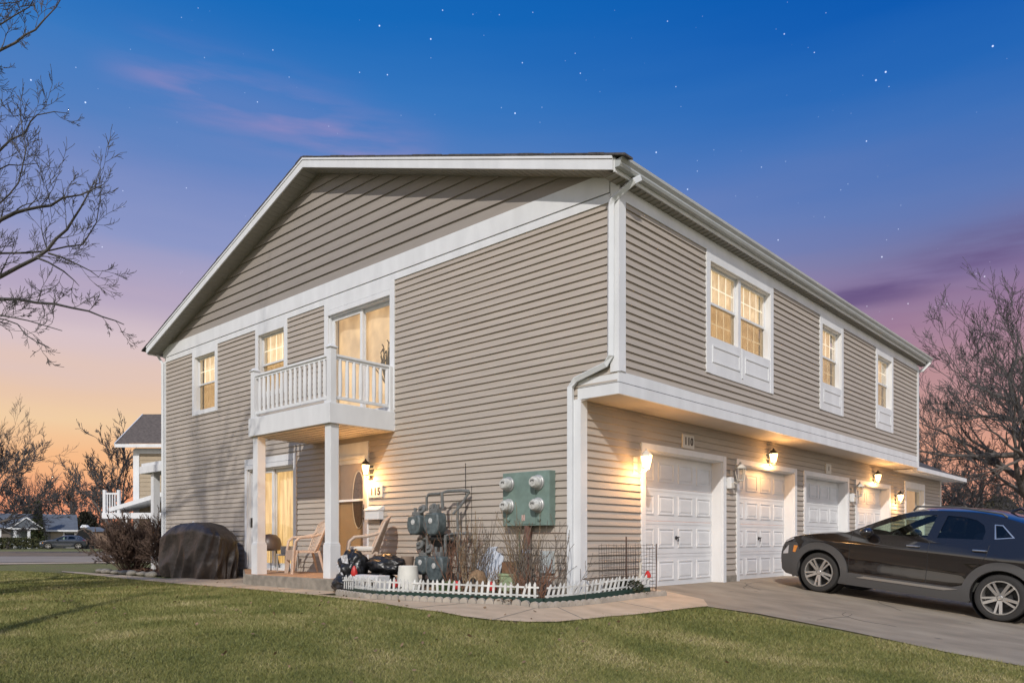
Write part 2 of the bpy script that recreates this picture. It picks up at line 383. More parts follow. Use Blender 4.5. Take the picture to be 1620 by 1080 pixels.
m.add([(-.34, 12.97, zs(12.97)), (0, 12.97, zs(12.97)), (0, 6.1, zs(6.1)), (-.34, 6.1, zs(6.1))], [(0, 1, 2, 3)])
for i in range(58):     # ribs of the vented soffit
    for s in (-1, 1):
        y = 6.1+s*(i+.5)*.118
        if -.7 < y < 12.9: m.box(-.335, -.03, y-.004, y+.004, zs(y)-.005, zs(y)+.002)
m.box(-.02, .012, -.6, -.59, 5.2, 5.3)
m.add([(-.33, -.77, 5.262), (XB+.3, -.77, 5.262), (XB+.3, -.61, 5.245), (-.33, -.61, 5.245)], [(0, 1, 2, 3)])
for i in range(115): m.box(-.3+i*.12, -.293+i*.12, -.765, -.615, 5.238, 5.258)
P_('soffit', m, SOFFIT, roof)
for s, yy in ((-1, -.785), (1, 12.985)):
    m = MB(); prof = [(0, 5.31), (.07, 5.31), (.085, 5.34), (.085, 5.36), (.115, 5.40), (.12, 5.435), (.105, 5.437), (.10, 5.41), (.02, 5.40), (0, 5.43)]
    m.prism(prof, lambda a, b, d, s=s, yy=yy: (d, yy+s*a, b), -.33, XB+.32)
    P_('gutter', m, GUTM, roof)
def spout(pts, w=.085, d=.06):
    mb = MB()
    mb.tube(pts, w*.62, 4, True, math.pi/4)
    return mb
P_('downspout', spout([(.12, -.85, 5.31), (.02, -.83, 5.25), (-.065, -.56, 5.06), (-.065, -.54, 4.98), (-.065, -.535, 3.08), (-.065, -.47, 2.985), (-.065, .02, 2.86), (-.065, .11, 2.76), (-.065, .115, -.0)]), WHITE2, bevel=.008)
P_('downspout', spout([(XB+.2, -.85, 5.31), (XB+.12, -.7, 5.12), (XB+.08, -.3, 5.0), (XB+.08, -.25, 3.)]), WHITE2)
P_('downspout', spout([(-.1, 12.98, 5.31), (-.05, 12.95, 5.2), (-.06, 12.75, 5.05), (-.06, 12.74, -.05)], .06, .05), WHITE2)
# wing to the right
m = MB(); m.add([(XB, -.50, 2.66), (18.95, -.50, 2.66), (16.9, 1.6, 3.75), (XB, 1.6, 3.75)], [(0, 1, 2, 3)])
m.add([(18.95, -.50, 2.66), (16.9, 1.6, 3.75), (18.95, 5.5, 2.66)], [(0, 1, 2)]); m.add([(XB, 1.6, 3.75), (16.9, 1.6, 3.75), (18.95, 5.5, 2.66), (XB, 5.5, 2.66)], [(0, 1, 2, 3)])
P_('wing_roof', m, SHING)
m = MB(); m.box(XB, 18.97, -.52, -.50, 2.52, 2.66); m.box(XB, 18.97, -.60, -.523, 2.54, 2.65); m.box(XB, 18.95, -.50, 0, 2.56, 2.58)
P_('wing_eave', m, WHITE)

# windows
def ring(mb, fr, u0, u1, z0, z1, t, w0, w1, tb=None):
    tb = t if tb is None else tb
    lbox(mb, fr, u0, u0+t, w0, w1, z0, z1); lbox(mb, fr, u1-t, u1, w0, w1, z0, z1)
    lbox(mb, fr, u0+t, u1-t, w0, w1, z1-t, z1); lbox(mb, fr, u0+t, u1-t, w0, w1, z0, z0+tb)
def curtain(fr, u0, u1, w, z0, z1, amp, wl, m, parent, name='curtain'):
    n = max(6, int((u1-u0)/wl*8)); mb = MB(); vs = []; rr = random.Random(int(u0*100))
    ph = rr.random()*6
    for i in range(n+1):
        u = u0+(u1-u0)*i/n; ww = w+amp*math.sin(2*math.pi*(u-u0)/wl+ph)+amp*.5*math.sin(2*math.pi*(u-u0)/wl*.37)
        vs += [fr(u, ww, z0), fr(u, ww*.9+w*.1, z1)]
    mb.add(vs, [(2*i, 2*i+2, 2*i+3, 2*i+1) for i in range(n)])
    return mb.build(name, m, parent, smooth='all')
def window(fr, u0, u1, z0, z1, cas, zc0, zc1, cols=4, rows=2, rec=.07, cm=None, panel=None, mull=None, lowgrid=True, blinds=None):
    """u0..z1 the opening; cas the casing width; zc0..zc1 outer casing."""
    c = MB()
    lbox(c, fr, u0-cas, u0, -.02, .035, zc0, zc1); lbox(c, fr, u1, u1+cas, -.02, .035, zc0, zc1)
    lbox(c, fr, u0, u1, -.02, .034, z1, zc1)
    if not panel: lbox(c, fr, u0, u1, -.02, .036, zc0, z0)
    lbox(c, fr, u0-.001, u0+.012, -.16, .0, z0, z1); lbox(c, fr, u1-.012, u1+.001, -.16, .0, z0, z1)
    lbox(c, fr, u0, u1, -.16, -.0, z1-.012, z1+.001); lbox(c, fr, u0, u1, -.16, .0, z0-.001, z0+.012)
    win = P_('window', c, WHITE, bevel=.004)
    units = [(u0+.012, u1-.012)] if not mull else [(u0+.012, mull-.045), (mull+.045, u1-.012)]
    if mull:
        b = MB(); lbox(b, fr, mull-.045, mull+.045, -.15, -.02, z0, z1); b.build('mullion', WHITE, win)
    if panel:
        b = MB(); lbox(b, fr, u0, u1, -.02, .029, zc0, z0)
        for a, d in units:
            ring(b, fr, a+.05, d-.05, panel[0], panel[1], .026, .026, .040)
        if mull: lbox(b, fr, mull-.022, mull+.022, .026, .038, zc0+.08, z0)
        b.build('apron_panel', WHITE, win)
    zm = (z0+z1)/2
    for a, d in units:
        s = MB(); ring(s, fr, a, d, zm-.02, z1-.012, .035, -rec-.03, -rec); s.build('sash', WHITE, win)
        s = MB(); ring(s, fr, a, d, z0+.012, zm+.02, .038, -rec-.065, -rec-.035); s.build('sash', WHITE, win)
        g = MB(); ia, id_ = a+.035, d-.035
        lo = [(zm+.015, z1-.047, -rec-.028)]+([(z0+.05, zm-.02, -rec-.066)] if lowgrid else [])
        for za, zb, w in lo:
            for i in range(1, cols):
                u = ia+(id_-ia)*i/cols; lbox(g, fr, u-.008, u+.008, w-.006, w, za, zb)
            for j in range(1, rows):
                z = za+(zb-za)*j/rows; lbox(g, fr, ia, id_, w-.005, w-.001, z-.008, z+.008)
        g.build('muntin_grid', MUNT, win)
        p = MB(); lbox(p, fr, ia-.01, id_+.01, -rec-.020, -rec-.016, zm, z1-.04); lbox(p, fr, ia-.01, id_+.01, -rec-.056, -rec-.052, z0+.04, zm); p.build('pane', PANE, win)
        p = MB(); lbox(p, fr, a+.01, d-.01, -rec-.022, -rec-.020, z0+.03, zm-.01); p.build('insect_screen', SCREEN, win)
        curtain(fr, a-.03, d+.03, -rec-.13, z0-.03, z1+.03, .012, .16, cm or CURT2, win)
    return win
window(fU, 2.385, 4.51, 3.80, 4.93, .12, 3.24, 5.077, 4, 2, panel=(3.42, 3.68), mull=3.45)
window(fU, 6.886, 7.915, 3.80, 4.93, .12, 3.26, 5.077, 4, 2, panel=(3.42, 3.68))
window(fU, 10.238, 11.25, 3.80, 4.93, .12, 3.26, 5.077, 4, 2, panel=(3.42, 3.68))
window(fG, 10.14, 11.12, 3.70, 4.93, .115, 3.60, 5.072, 4, 2, lowgrid=False)
window(fG, 7.29, 8.27, 3.74, 4.93, .115, 3.64, 5.072, 4, 2, lowgrid=False)
def slider(fr, u0, u1, z0, z1, cas, zc1, cm, wl, rec=.07, zb=None):
    c = MB(); zb = z0 if zb is None else zb
    lbox(c, fr, u0-cas, u0, -.02, .035, zb, zc1); lbox(c, fr, u1, u1+cas, -.02, .035, zb, zc1)
    lbox(c, fr, u0, u1, -.02, .030, z1+.1, zc1); lbox(c, fr, u0, u1, -.02, .042, z1, z1+.092)
    lbox(c, fr, u0, u0+.03, -.18, 0, z0, z1); lbox(c, fr, u1-.03, u1, -.18, 0, z0, z1); lbox(c, fr, u0, u1, -.18, 0, z1-.03, z1+.001)
    lbox(c, fr, u0, u1, -.18, .03, z0-.04, z0+.03)
    d = P_('sliding_door', c, WHITE, bevel=.004); um = (u0+u1)/2
    for a, b, w in ((u0+.03, um+.03, -.10), (um-.03, u1-.03, -.05)):
        s = MB(); ring(s, fr, a, b, z0+.03, z1-.03, .065, w-.04, w, .09); s.build('door_panel', WHITE, d, bevel=.003)
        s = MB(); lbox(s, fr, a+.05, b-.05, w-.022, w-.018, z0+.1, z1-.08); s.build('pane', PANE, d)
    curtain(fr, u0-.05, u1+.05, -.24, z0-.03, z1+.03, .028, wl, cm, d)
    h = MB(); lbox(h, fr, u1-.08, u1-.055, -.05, -.02, z0+.85, z0+1.05); h.build('handle', DARK, d)
    return d
sl = slider(fG, 3.98, 5.78, 2.90, 4.84, .12, 5.072, ROOM, .9)
slider(fG, 6.95, 8.72, .15, 2.20, .10, 2.42, CURT, .17)
# inside the upper room: a curtain stack and the silhouette of a plant against the light
m = MB(); lbox(m, fG, 5.0, 5.08, -.22, -.19, 2.95, 4.8); m.build('curtain_edge', mat('curtain cloth', (.35, .24, .13), .9), sl)
m = MB(); rr = random.Random(3)
for i in range(46):
    a = rr.uniform(0, math.pi); r = rr.uniform(.12, .34); u = 4.36+math.cos(a)*r*.8; z = 3.62+math.sin(a)*r*1.7
    m.bar(fG(4.36, -.20, 3.42), fG(u, -.20+rr.uniform(-.01, .02), z), .010); m.bar(fG(u, -.2, z), fG(u+rr.uniform(-.05, .05), -.2, z+.05), .022, .01)
m.build('room_plant', mat('plant silhouette', (.12, .09, .04), .9), sl)

# front door
c = MB(); zc = 2.45
lbox(c, fG, 4.57, 4.68, -.02, .035, .13, zc); lbox(c, fG, 5.62, 5.73, -.02, .035, .13, zc); lbox(c, fG, 4.68, 5.62, -.02, .030, 2.2, zc); lbox(c, fG, 4.68, 5.62, -.02, .045, 2.17, 2.22)
lbox(c, fG, 4.68, 4.70, -.16, 0, .13, 2.2); lbox(c, fG, 5.60, 5.62, -.16, 0, .13, 2.2); lbox(c, fG, 4.68, 5.62, -.16, 0, 2.17, 2.2)
fd = P_('front_door', c, WHITE, bevel=.004)
s = MB(); ring(s, fG, 4.70, 5.60, .15, 2.17, .08, -.045, -.01, .30); lbox(s, fG, 4.78, 5.52, -.040, -.012, 1.42, 1.46); s.build('storm_door', WHITE, fd, bevel=.004)
s = MB(); lbox(s, fG, 4.77, 5.53, -.03, -.026, 1.46, 2.10); s.build('pane', PANE, fd)
s = MB(); lbox(s, fG, 4.77, 5.53, -.03, -.026, .44, 1.42); s.build('insect_screen', SCREEN, fd)
s = MB(); lbox(s, fG, 4.70, 5.60, -.10, -.065, .15, 2.17); inner = s.build('inner_door', mat('tan door', (.66, .52, .39), .6, var=.06), fd)
s = MB(); el = [(4.96+.17*math.cos(t), 1.45+.50*math.sin(t)) for t in [2*math.pi*i/36 for i in range(36)]]
s.prism(el, lambda a, b, d: fG(a, d, b), -.070, -.055); s.build('oval_window', mat('dark oval glass', (.10, .065, .045), .15, var=.3, scale=20), fd)
s = MB(); s.tube([fG(4.96+.18*math.cos(t), -.056, 1.45+.51*math.sin(t)) for t in [2*math.pi*i/40 for i in range(41)]], .012, 6, False); s.build('oval_frame', WHITE, fd)
s = MB(); s.tube([fG(4.735, -.01, 1.10), fG(4.735, .035, 1.12), fG(4.735, .035, 1.28), fG(4.735, -.01, 1.30)], .012, 6); lbox(s, fG, 4.72, 4.75, -.01, 0, 1.05, 1.36); s.build('handle', DARK, fd)

# garage doors
GW = mat('garage door paint', (.66, .668, .675), .5, var=.06, scale=2.5, bump=.06, bscale=120, stretch=(1, 1, 2.5), detail=9)
for i, (a, b) in enumerate(doors):
    c = MB(); top = 2.17
    lbox(c, fL, a-.11, a, -.02, .035, -.03, top); lbox(c, fL, b, b+.11, -.02, .035, -.03, top); lbox(c, fL, a, b, -.02, .033, 2.075, top)
    lbox(c, fL, a-.002, a+.018, -.20, 0, -.03, 2.08); lbox(c, fL, b-.018, b+.002, -.20, 0, -.03, 2.08); lbox(c, fL, a, b, -.20, 0, 2.058, 2.077)
    gd = P_('garage_door', c, WHITE, bevel=.004)
    nsec = 4; hs = 2.06/nsec; w = (b-a-.036)/4
    for k in range(nsec):
        s = MB(); z0 = .0+k*hs; lbox(s, fL, a+.018, b-.018, -.215, -.18, z0+.003, z0+hs-.003)
        lbox(s, fL, a+.018, b-.018, -.182, -.176, z0+hs-.05, z0+hs-.012)
        for j in range(4):
            u0 = a+.018+j*w+.07; u1 = u0+w-.14; q0, q1 = z0+.10, z0+hs-.11
            ring(s, fL, u0, u1, q0, q1, .022, -.181, -.168)
            o = [fL(u0+.03, -.180, q0+.03), fL(u1-.03, -.180, q0+.03), fL(u1-.03, -.180, q1-.03), fL(u0+.03, -.180, q1-.03)]
            n_ = [fL(u0+.06, -.170, q0+.06), fL(u1-.06, -.170, q0+.06), fL(u1-.06, -.170, q1-.06), fL(u0+.06, -.170, q1-.06)]
            s.add(o+n_, [(0, 1, 5, 4), (1, 2, 6, 5), (2, 3, 7, 6), (3, 0, 4, 7), (4, 5, 6, 7)])
        s.build('door_section', GW, gd)
    s = MB(); um = (a+b)/2
    s.lathe([(0, .0), (.03, .0), (.03, .012), (.012, .02), (.012, .045), (0, .045)], Matrix.Translation((um, .178, .77)) @ Matrix.Rotation(R(90), 4, 'X'), 12)
    lbox(s, fL, um-.045, um+.045, -.14, -.13, .775, .787); lbox(s, fL, um-.006, um+.006, -.14, -.13, .71, .79)
    s.build('handle', DARK, gd)
# tall window of the wing with vertical blinds
wn = window(fL, 14.68, 16.42, .5, 2.18, .11, .40, 2.36, 1, 1, cm=glow('lit blinds', (1, .72, .36), .62, (.5, .32, .12), 6, (6, 6, .1)), lowgrid=False)

# balcony
m = MB(); m.box(-1.30, 0, 3.86, 6.34, 2.55, 2.862)
m.box(-1.29, -.01, 3.87, 6.33, 2.862, 2.872)
balc = P_('balcony', m, WHITE, bevel=.006)
m = MB(); m.box(-1.27, -.03, 3.89, 6.31, 2.542, 2.552)
for i in range(8): m.box(-1.26+i*.155, -1.245+i*.155, 3.9, 6.3, 2.534, 2.545)
m.build('ceiling', SOFFW, balc)
def railing(a, b, n):
    a, b = Vector(a), Vector(b)
    r = MB(); r.bar(a+Vector((0, 0, 3.62)), b+Vector((0, 0, 3.62)), .075, .04); r.bar(a+Vector((0, 0, 3.585)), b+Vector((0, 0, 3.585)), .035, .045); r.build('rail', WHITE, balc, bevel=.006)
    r = MB(); r.bar(a+Vector((0, 0, 2.965)), b+Vector((0, 0, 2.965)), .04, .05); r.build('rail', WHITE, balc, bevel=.005)
    for i in range(n):
        p = a.lerp(b, (i+1)/(n+1)); k = MB(); k.tube([p+Vector((0, 0, z)) for z in (2.985, 3.05, 3.07, 3.3, 3.5, 3.57)], [.027, .027, .032, .033, .027, .027], 8)
        k.build('baluster', WHITE, balc, smooth=True)
railing((-1.21, 3.98, 0), (-1.21, 6.24, 0), 15); railing((-1.19, 3.93, 0), (0, 3.93, 0), 8)
for x, y, zt in ((-1.21, 3.94, 3.73), (-1.21, 6.27, 3.70), (-.05, 3.93, 3.62)):
    k = MB(); k.box(x-.055, x+.055, y-.055, y+.055, 2.87, zt)
    if x < -1: k.box(x-.075, x+.075, y-.075, y+.075, zt, zt+.02); k.lathe([(.085, 0), (.05, .035), (0, .05)], Matrix.Translation((x, y, zt+.02)) @ Matrix.Rotation(R(45), 4, 'Z'), 4)
    k.build('post', WHITE, balc, bevel=.004)
for y in (3.99, 6.20):
    k = MB(); x = -1.17; k.box(x-.078, x+.078, y-.078, y+.078, .66, 2.55); k.box(x-.097, x+.097, y-.097, y+.097, .13, .66); k.box(x-.09, x+.09, y-.09, y+.09, .66, .69); k.box(x-.07, x+.07, y-.07, y+.07, 2.52, 2.549)
    k.build('column', WHITE, balc, bevel=.006)
# porch slab
m = MB(); m.prism([(-1.32, 3.42), (0.0, 3.42), (0.0, 8.85), (-.05, 8.85), (-1.32, 6.48)], lambda a, b, d: (a, b, d), -.2, .13)
P_('porch_slab', m, CONCD, bevel=.012)
m = MB(); m.prism([(-1.29, 3.45), (-.01, 3.45), (-.01, 8.8), (-.05, 8.8), (-1.29, 6.46)], lambda a, b, d: (a, b, d), .13, .134)
P_('porch_floor', m, mat('porch paint', (.46, .27, .15), .7, var=.15, scale=4, bump=.1))
# covered side entrance behind the left corner
m = MB(); m.box(-.02, 2.6, 12.8, 14.12, 2.62, 2.70); m.box(-.06, 2.62, 12.8, 14.15, 2.44, 2.62)
P_('side_porch_roof', m, WHITE)
m = MB(); m.box(.05, .21, 13.55, 13.71, -.1, 2.44); P_('side_porch_column', m, WHITE)
m = MB()
for z in (.45, .95): m.box(.12, .16, 12.8, 13.55, z-.03, z+.03)
for i in range(7): m.box(.125, .15, 12.85+i*.1, 12.885+i*.1, .1, .95)
P_('side_porch_railing', m, WHITE)

# ------------------------------------------------------------------ the ground
def lawn_mat():
    m = bpy.data.materials.new('lawn'); m.use_nodes = True; t = m.node_tree; b = t.nodes['Principled BSDF']; b.inputs['Roughness'].default_value = .9
    tcn = t.nodes.new('ShaderNodeTexCoord')
    def noi(sc, det=4):
        n = t.nodes.new('ShaderNodeTexNoise'); n.inputs['Scale'].default_value = sc; n.inputs['Detail'].default_value = det; t.links.new(tcn.outputs['Object'], n.inputs[0]); return n.outputs[0]
    def rmp(f, a, b_, ca, cb):
        r = t.nodes.new('ShaderNodeValToRGB'); r.color_ramp.elements[0].position = a; r.color_ramp.elements[1].position = b_; r.color_ramp.elements[0].color = ca+(1,); r.color_ramp.elements[1].color = cb+(1,); t.links.new(f, r.inputs[0]); return r.outputs[0]
    def mx(f, a, b_, k='MIX'):
        n = t.nodes.new('ShaderNodeMix'); n.data_type = 'RGBA'; n.blend_type = k
        if isinstance(f, float): n.inputs[0].default_value = f
        else: t.links.new(f, n.inputs[0])
        t.links.new(a, n.inputs[6]); t.links.new(b_, n.inputs[7]); return n.outputs[2]
    green = rmp(noi(90, 6), .35, .65, (.10, .108, .024), (.26, .25, .072))
    tan = rmp(noi(120, 6), .35, .65, (.12, .090, .035), (.29, .225, .105))
    patch = rmp(noi(1.1, 8), .45, .80, (0, 0, 0), (1, 1, 1))
    c = mx(patch, green, tan)
    dk = rmp(noi(14, 3), .3, .7, (.72, .72, .72), (1.1, 1.1, 1.1)); c = mx(.8, c, dk, 'MULTIPLY')
    t.links.new(c, b.inputs['Base Color'])
    bn = t.nodes.new('ShaderNodeBump'); bn.inputs['Strength'].default_value = .8; bn.inputs['Distance'].default_value = .03; t.links.new(noi(70, 6), bn.inputs['Height']); t.links.new(bn.outputs[0], b.inputs['Normal'])
    return m
LAWN = lawn_mat()
def axis(c, near, far, st):
    a = list(np.arange(c-near, c+near+1e-6, st)); s = st; v = c+near
    while v < far: s *= 1.35; v += s; a.append(v)
    s = st; v = c-near
    while v > -far: s *= 1.35; v -= s; a.insert(0, v)
    return a
ax_, ay_ = axis(0, 12, 900, .25), axis(6, 14, 900, .25)
V = [(x, y, tz(x, y)) for y in ay_ for x in ax_]; nx = len(ax_)
F = [(j*nx+i, j*nx+i+1, (j+1)*nx+i+1, (j+1)*nx+i) for j in range(len(ay_)-1) for i in range(nx-1)]
me = bpy.data.meshes.new('ground'); me.from_pydata(V, [], F); me.materials.append(LAWN)
me.polygons.foreach_set('use_smooth', [True]*len(F))
o = bpy.data.objects.new('ground', me); COL.objects.link(o); tag(o, kind='structure')

walk = [(-.85, 17.4), (-1.18, 12.06), (-1.35, 9.6), (-.3, 9.2), (.05, 8.9), (.05, 3.4), (-1.88, 3.3), (-1.90, 2.2), (-1.66, .92), (-1.20, -.30), (0, -.46), (1.16, -.60), (1.45, -.02), (1.7, -.02), (1.5, -1.0), (.97, -1.36),
        (.15, -1.20), (-.78, -1.01), (-1.25, -1.0), (-1.69, -.96), (-2.02, -.82), (-2.29, -.59), (-2.45, -.30), (-2.50, 0.), (-2.48, .4), (-2.34, .95), (-2.20, 1.5), (-1.98, 3.2), (-1.92, 5.17), (-2.02, 7.46), (-1.80, 11.2), (-1.10, 16.6)]
tag(drape('path', walk, .020, PATH, .25), kind='structure')
jm = MB()                                               # saw-cut joints of the walk
for a, b in (((-1.98, 3.2), (-1.3, 3.2)), ((-2.15, 1.9), (-1.8, 1.9)), ((-2.45, .55), (-1.55, .6)), ((-2.3, -.6), (-1.25, -.28)), ((-1.25, -1.), (-.9, -.35)), ((.15, -1.2), (.15, -.48)), ((-1.92, 4.6), (-1.35, 4.6)), ((-1.96, 6.0), (-1.35, 6.0)), ((-2.0, 7.4), (-.9, 7.4)), ((-1.9, 8.9), (-.6, 8.9)), ((-1.83, 10.4), (-1.28, 10.5))):
    n = 8
    for i in range(n):
        p = [Vector((a[0]+(b[0]-a[0])*t, a[1]+(b[1]-a[1])*t, 0)) for t in (i/n, (i+1)/n)]
        for q in p: q.z = tz(q.x, q.y)+.0225
        jm.bar(p[0], p[1], .012, .002)
tag(jm.build('path_joints', CONCD), kind='structure')
ASPH = mat('asphalt', (.375, .315, .235), .9, bump=.9, bscale=110, col2=(.25, .208, .156), scale=2.4, stretch=(1.0, .55, 1), detail=9)
drive = [(1.45, -.01), (1.45, -1.0), (.97, -1.36), (1.12, -1.97), (1.05, -3.1), (.85, -4.2), (.86, -5), (.7, -8), (.2, -14), (60, -14), (60, 9), (18.6, 9), (18.6, -.01), (18.3, .25), (1.5, .25)]
tag(drape('driveway', drive, .012, ASPH, .5), kind='structure')
# cracks and damp stains on the asphalt as thin patches
rr = random.Random(11); cm = MB()
for _ in range(9):
    x, y = rr.uniform(1.4, 7), rr.uniform(-6, -.4); a = rr.uniform(-.5, .5)+(0 if rr.random() < .6 else 1.5)
    p = Vector((x, y, 0))
    for i in range(rr.randint(8, 22)):
        a += rr.uniform(-.45, .45); q = p+Vector((math.cos(a), math.sin(a), 0))*.13
        if q.y > -.1 or q.x < 1.3: break
        u = p.copy(); v = q.copy(); u.z = tz(u.x, u.y)+.0145; v.z = tz(v.x, v.y)+.0145
        cm.bar(u, v, .005, .002); p = q
tag(cm.build('driveway_cracks', mat('crack', (.05, .045, .04), .95)), kind='structure')

m = MB(); rr = random.Random(5)
for _ in range(22):
    x, y = rr.uniform(1.5, 8.5), rr.uniform(-7, -.3); r = rr.uniform(.012, .045); n = 14
    m.add([(x+r*(1+.35*math.sin(k*1.7+r*50))*math.cos(k*2*math.pi/n), y+r*(1+.3*math.sin(k*2.3))*math.sin(k*2*math.pi/n), tz(x, y+r*(1+.3*math.sin(k*2.3))*math.sin(k*2*math.pi/n))+.0145) for k in range(n)], [tuple(range(n))])
tag(m.build('driveway_stains', mat('oil stain', (.19, .155, .12), .7)), kind='structure')

# far street on the left
def strip(name, d0, d1, l0, l1, dz, m):
    mb = MB(); n = 24
    for j in range(6):
        for i in range(n):
            q = [CF(l0+(l1-l0)*a/n, d0+(d1-d0)*b/6) for a, b in ((i, j), (i+1, j), (i+1, j+1), (i, j+1))]
            mb.add([(p.x, p.y, p.z+dz) for p in q], [(0, 1, 2, 3)])
    return tag(mb.build(name, m), kind='structure')
ROAD = mat('road asphalt', (.29, .245, .20), .9, var=.12, scale=.6, bump=.3, bscale=30)
strip('street', 30.5, 42, -130, 45, .03, ROAD)
strip('pavement', 28.6, 29.9, -130, 45, .045, PATH)
m = MB()
a, b = CF(-130, 42.1), CF(45, 42.1)
m.bar(a+Vector((0, 0, .05)), b+Vector((0, 0, .05)), .2, .2); tag(m.build('kerb', CONCD), kind='structure')
strip('verge', 42.3, 60, -130, 45, .035, mat('dry verge', (.19, .14, .09), .95, var=.3, scale=1.2, bump=.4, bscale=20))

# grass blades, denser towards the viewpoint
def grass():
    rs = np.random.RandomState(4)
    wx = np.array(walk); dr = np.array(drive)
    def inside(poly, x, y):
        c = np.zeros(len(x), bool); n = len(poly)
        for i in range(n):
            x0, y0 = poly[i]; x1, y1 = poly[(i+1) % n]
            if y0 == y1: continue
            k = ((y0 > y) != (y1 > y)) & (x < (x1-x0)*(y-y0)/(y1-y0)+x0); c ^= k
        return c
    out = []
    N_ = 850000
    dep = 3.9*np.exp(rs.rand(N_)*np.log(22/3.9)); lat = (rs.rand(N_)*2-1)*(dep*.70+.2)
    x = CAM[0]+FX*dep+RX*lat; y = CAM[1]+FY*dep+RY*lat
    def near(poly, x, y):
        return inside(poly, x, y)
    ok = ~near(wx, x, y) & ~near(dr, x, y) & (x < 0.9) & ~((x > -1.5) & (y > 3)) & ~((x > -1.95) & (y > -.45) & (y < 3.4)) & ~((x > -1.2) & (y > -.6))
    x, y, dep = x[ok], y[ok], dep[ok]; n = len(x)
    z = np.array([tz(a, b) for a, b in zip(x, y)])
    ang = rs.rand(n)*6.283; sc = np.clip(dep/6, .8, 2.4)
    hgt = (.014+.018*rs.rand(n)**1.5)*np.clip(sc, 1, 1.5); w = (.0022+.0016*rs.rand(n))*sc
    ln = hgt*(.3+1.1*rs.rand(n)); la = rs.rand(n)*6.283
    cx, sx = np.cos(ang)*w, np.sin(ang)*w
    v = np.zeros((n, 3, 3), np.float32)
    v[:, 0] = np.stack([x-cx, y-sx, z-.002], 1); v[:, 1] = np.stack([x+cx, y+sx, z-.002], 1)
    v[:, 2] = np.stack([x+np.cos(la)*ln, y+np.sin(la)*ln, z+hgt], 1)
    me = bpy.data.meshes.new('grass'); me.vertices.add(n*3); me.vertices.foreach_set('co', v.ravel())
    me.loops.add(n*3); me.loops.foreach_set('vertex_index', np.arange(n*3, dtype=np.int32))
    me.polygons.add(n); me.polygons.foreach_set('loop_start', np.arange(n, dtype=np.int32)*3)
    me.update(); me.validate()
    t = rs.rand(n); at = me.attributes.new('tint', 'FLOAT', 'POINT'); at.data.foreach_set('value', np.repeat(t, 3).astype(np.float32))
    m = bpy.data.materials.new('grass blade'); m.use_nodes = True; nt_ = m.node_tree; b = nt_.nodes['Principled BSDF']; b.inputs['Roughness'].default_value = .75
    A = nt_.nodes.new('ShaderNodeAttribute'); A.attribute_name = 'tint'
    tcn = nt_.nodes.new('ShaderNodeTexCoord'); nz_ = nt_.nodes.new('ShaderNodeTexNoise'); nz_.inputs['Scale'].default_value = 1.1; nz_.inputs['Detail'].default_value = 8; nt_.links.new(tcn.outputs['Object'], nz_.inputs[0])
    ad = nt_.nodes.new('ShaderNodeMath'); ad.operation = 'MULTIPLY_ADD'; nt_.links.new(nz_.outputs[0], ad.inputs[0]); ad.inputs[1].default_value = 1.5; ad.inputs[2].default_value = -.58
    a2 = nt_.nodes.new('ShaderNodeMath'); a2.operation = 'MULTIPLY_ADD'; nt_.links.new(A.outputs['Fac'], a2.inputs[0]); a2.inputs[1].default_value = .62; nt_.links.new(ad.outputs[0], a2.inputs[2])
    r = nt_.nodes.new('ShaderNodeValToRGB'); nt_.links.new(a2.outputs[0], r.inputs[0]); cr = r.color_ramp
    for p, c in ((.0, (.075, .095, .018)), (.32, (.155, .165, .038)), (.60, (.245, .235, .068)), (.82, (.36, .31, .13)), (1., (.50, .42, .21))):
        e = cr.elements.new(p) if p not in (0., 1.) else cr.elements[0 if p == 0 else -1]; e.color = c+(1,)
    nt_.links.new(r.outputs[0], b.inputs['Base Color'])
    me.materials.append(m)
    o = bpy.data.objects.new('grass', me); COL.objects.link(o); tag(o, kind='stuff', label='short winter grass of the front lawn', cat='grass')
grass()

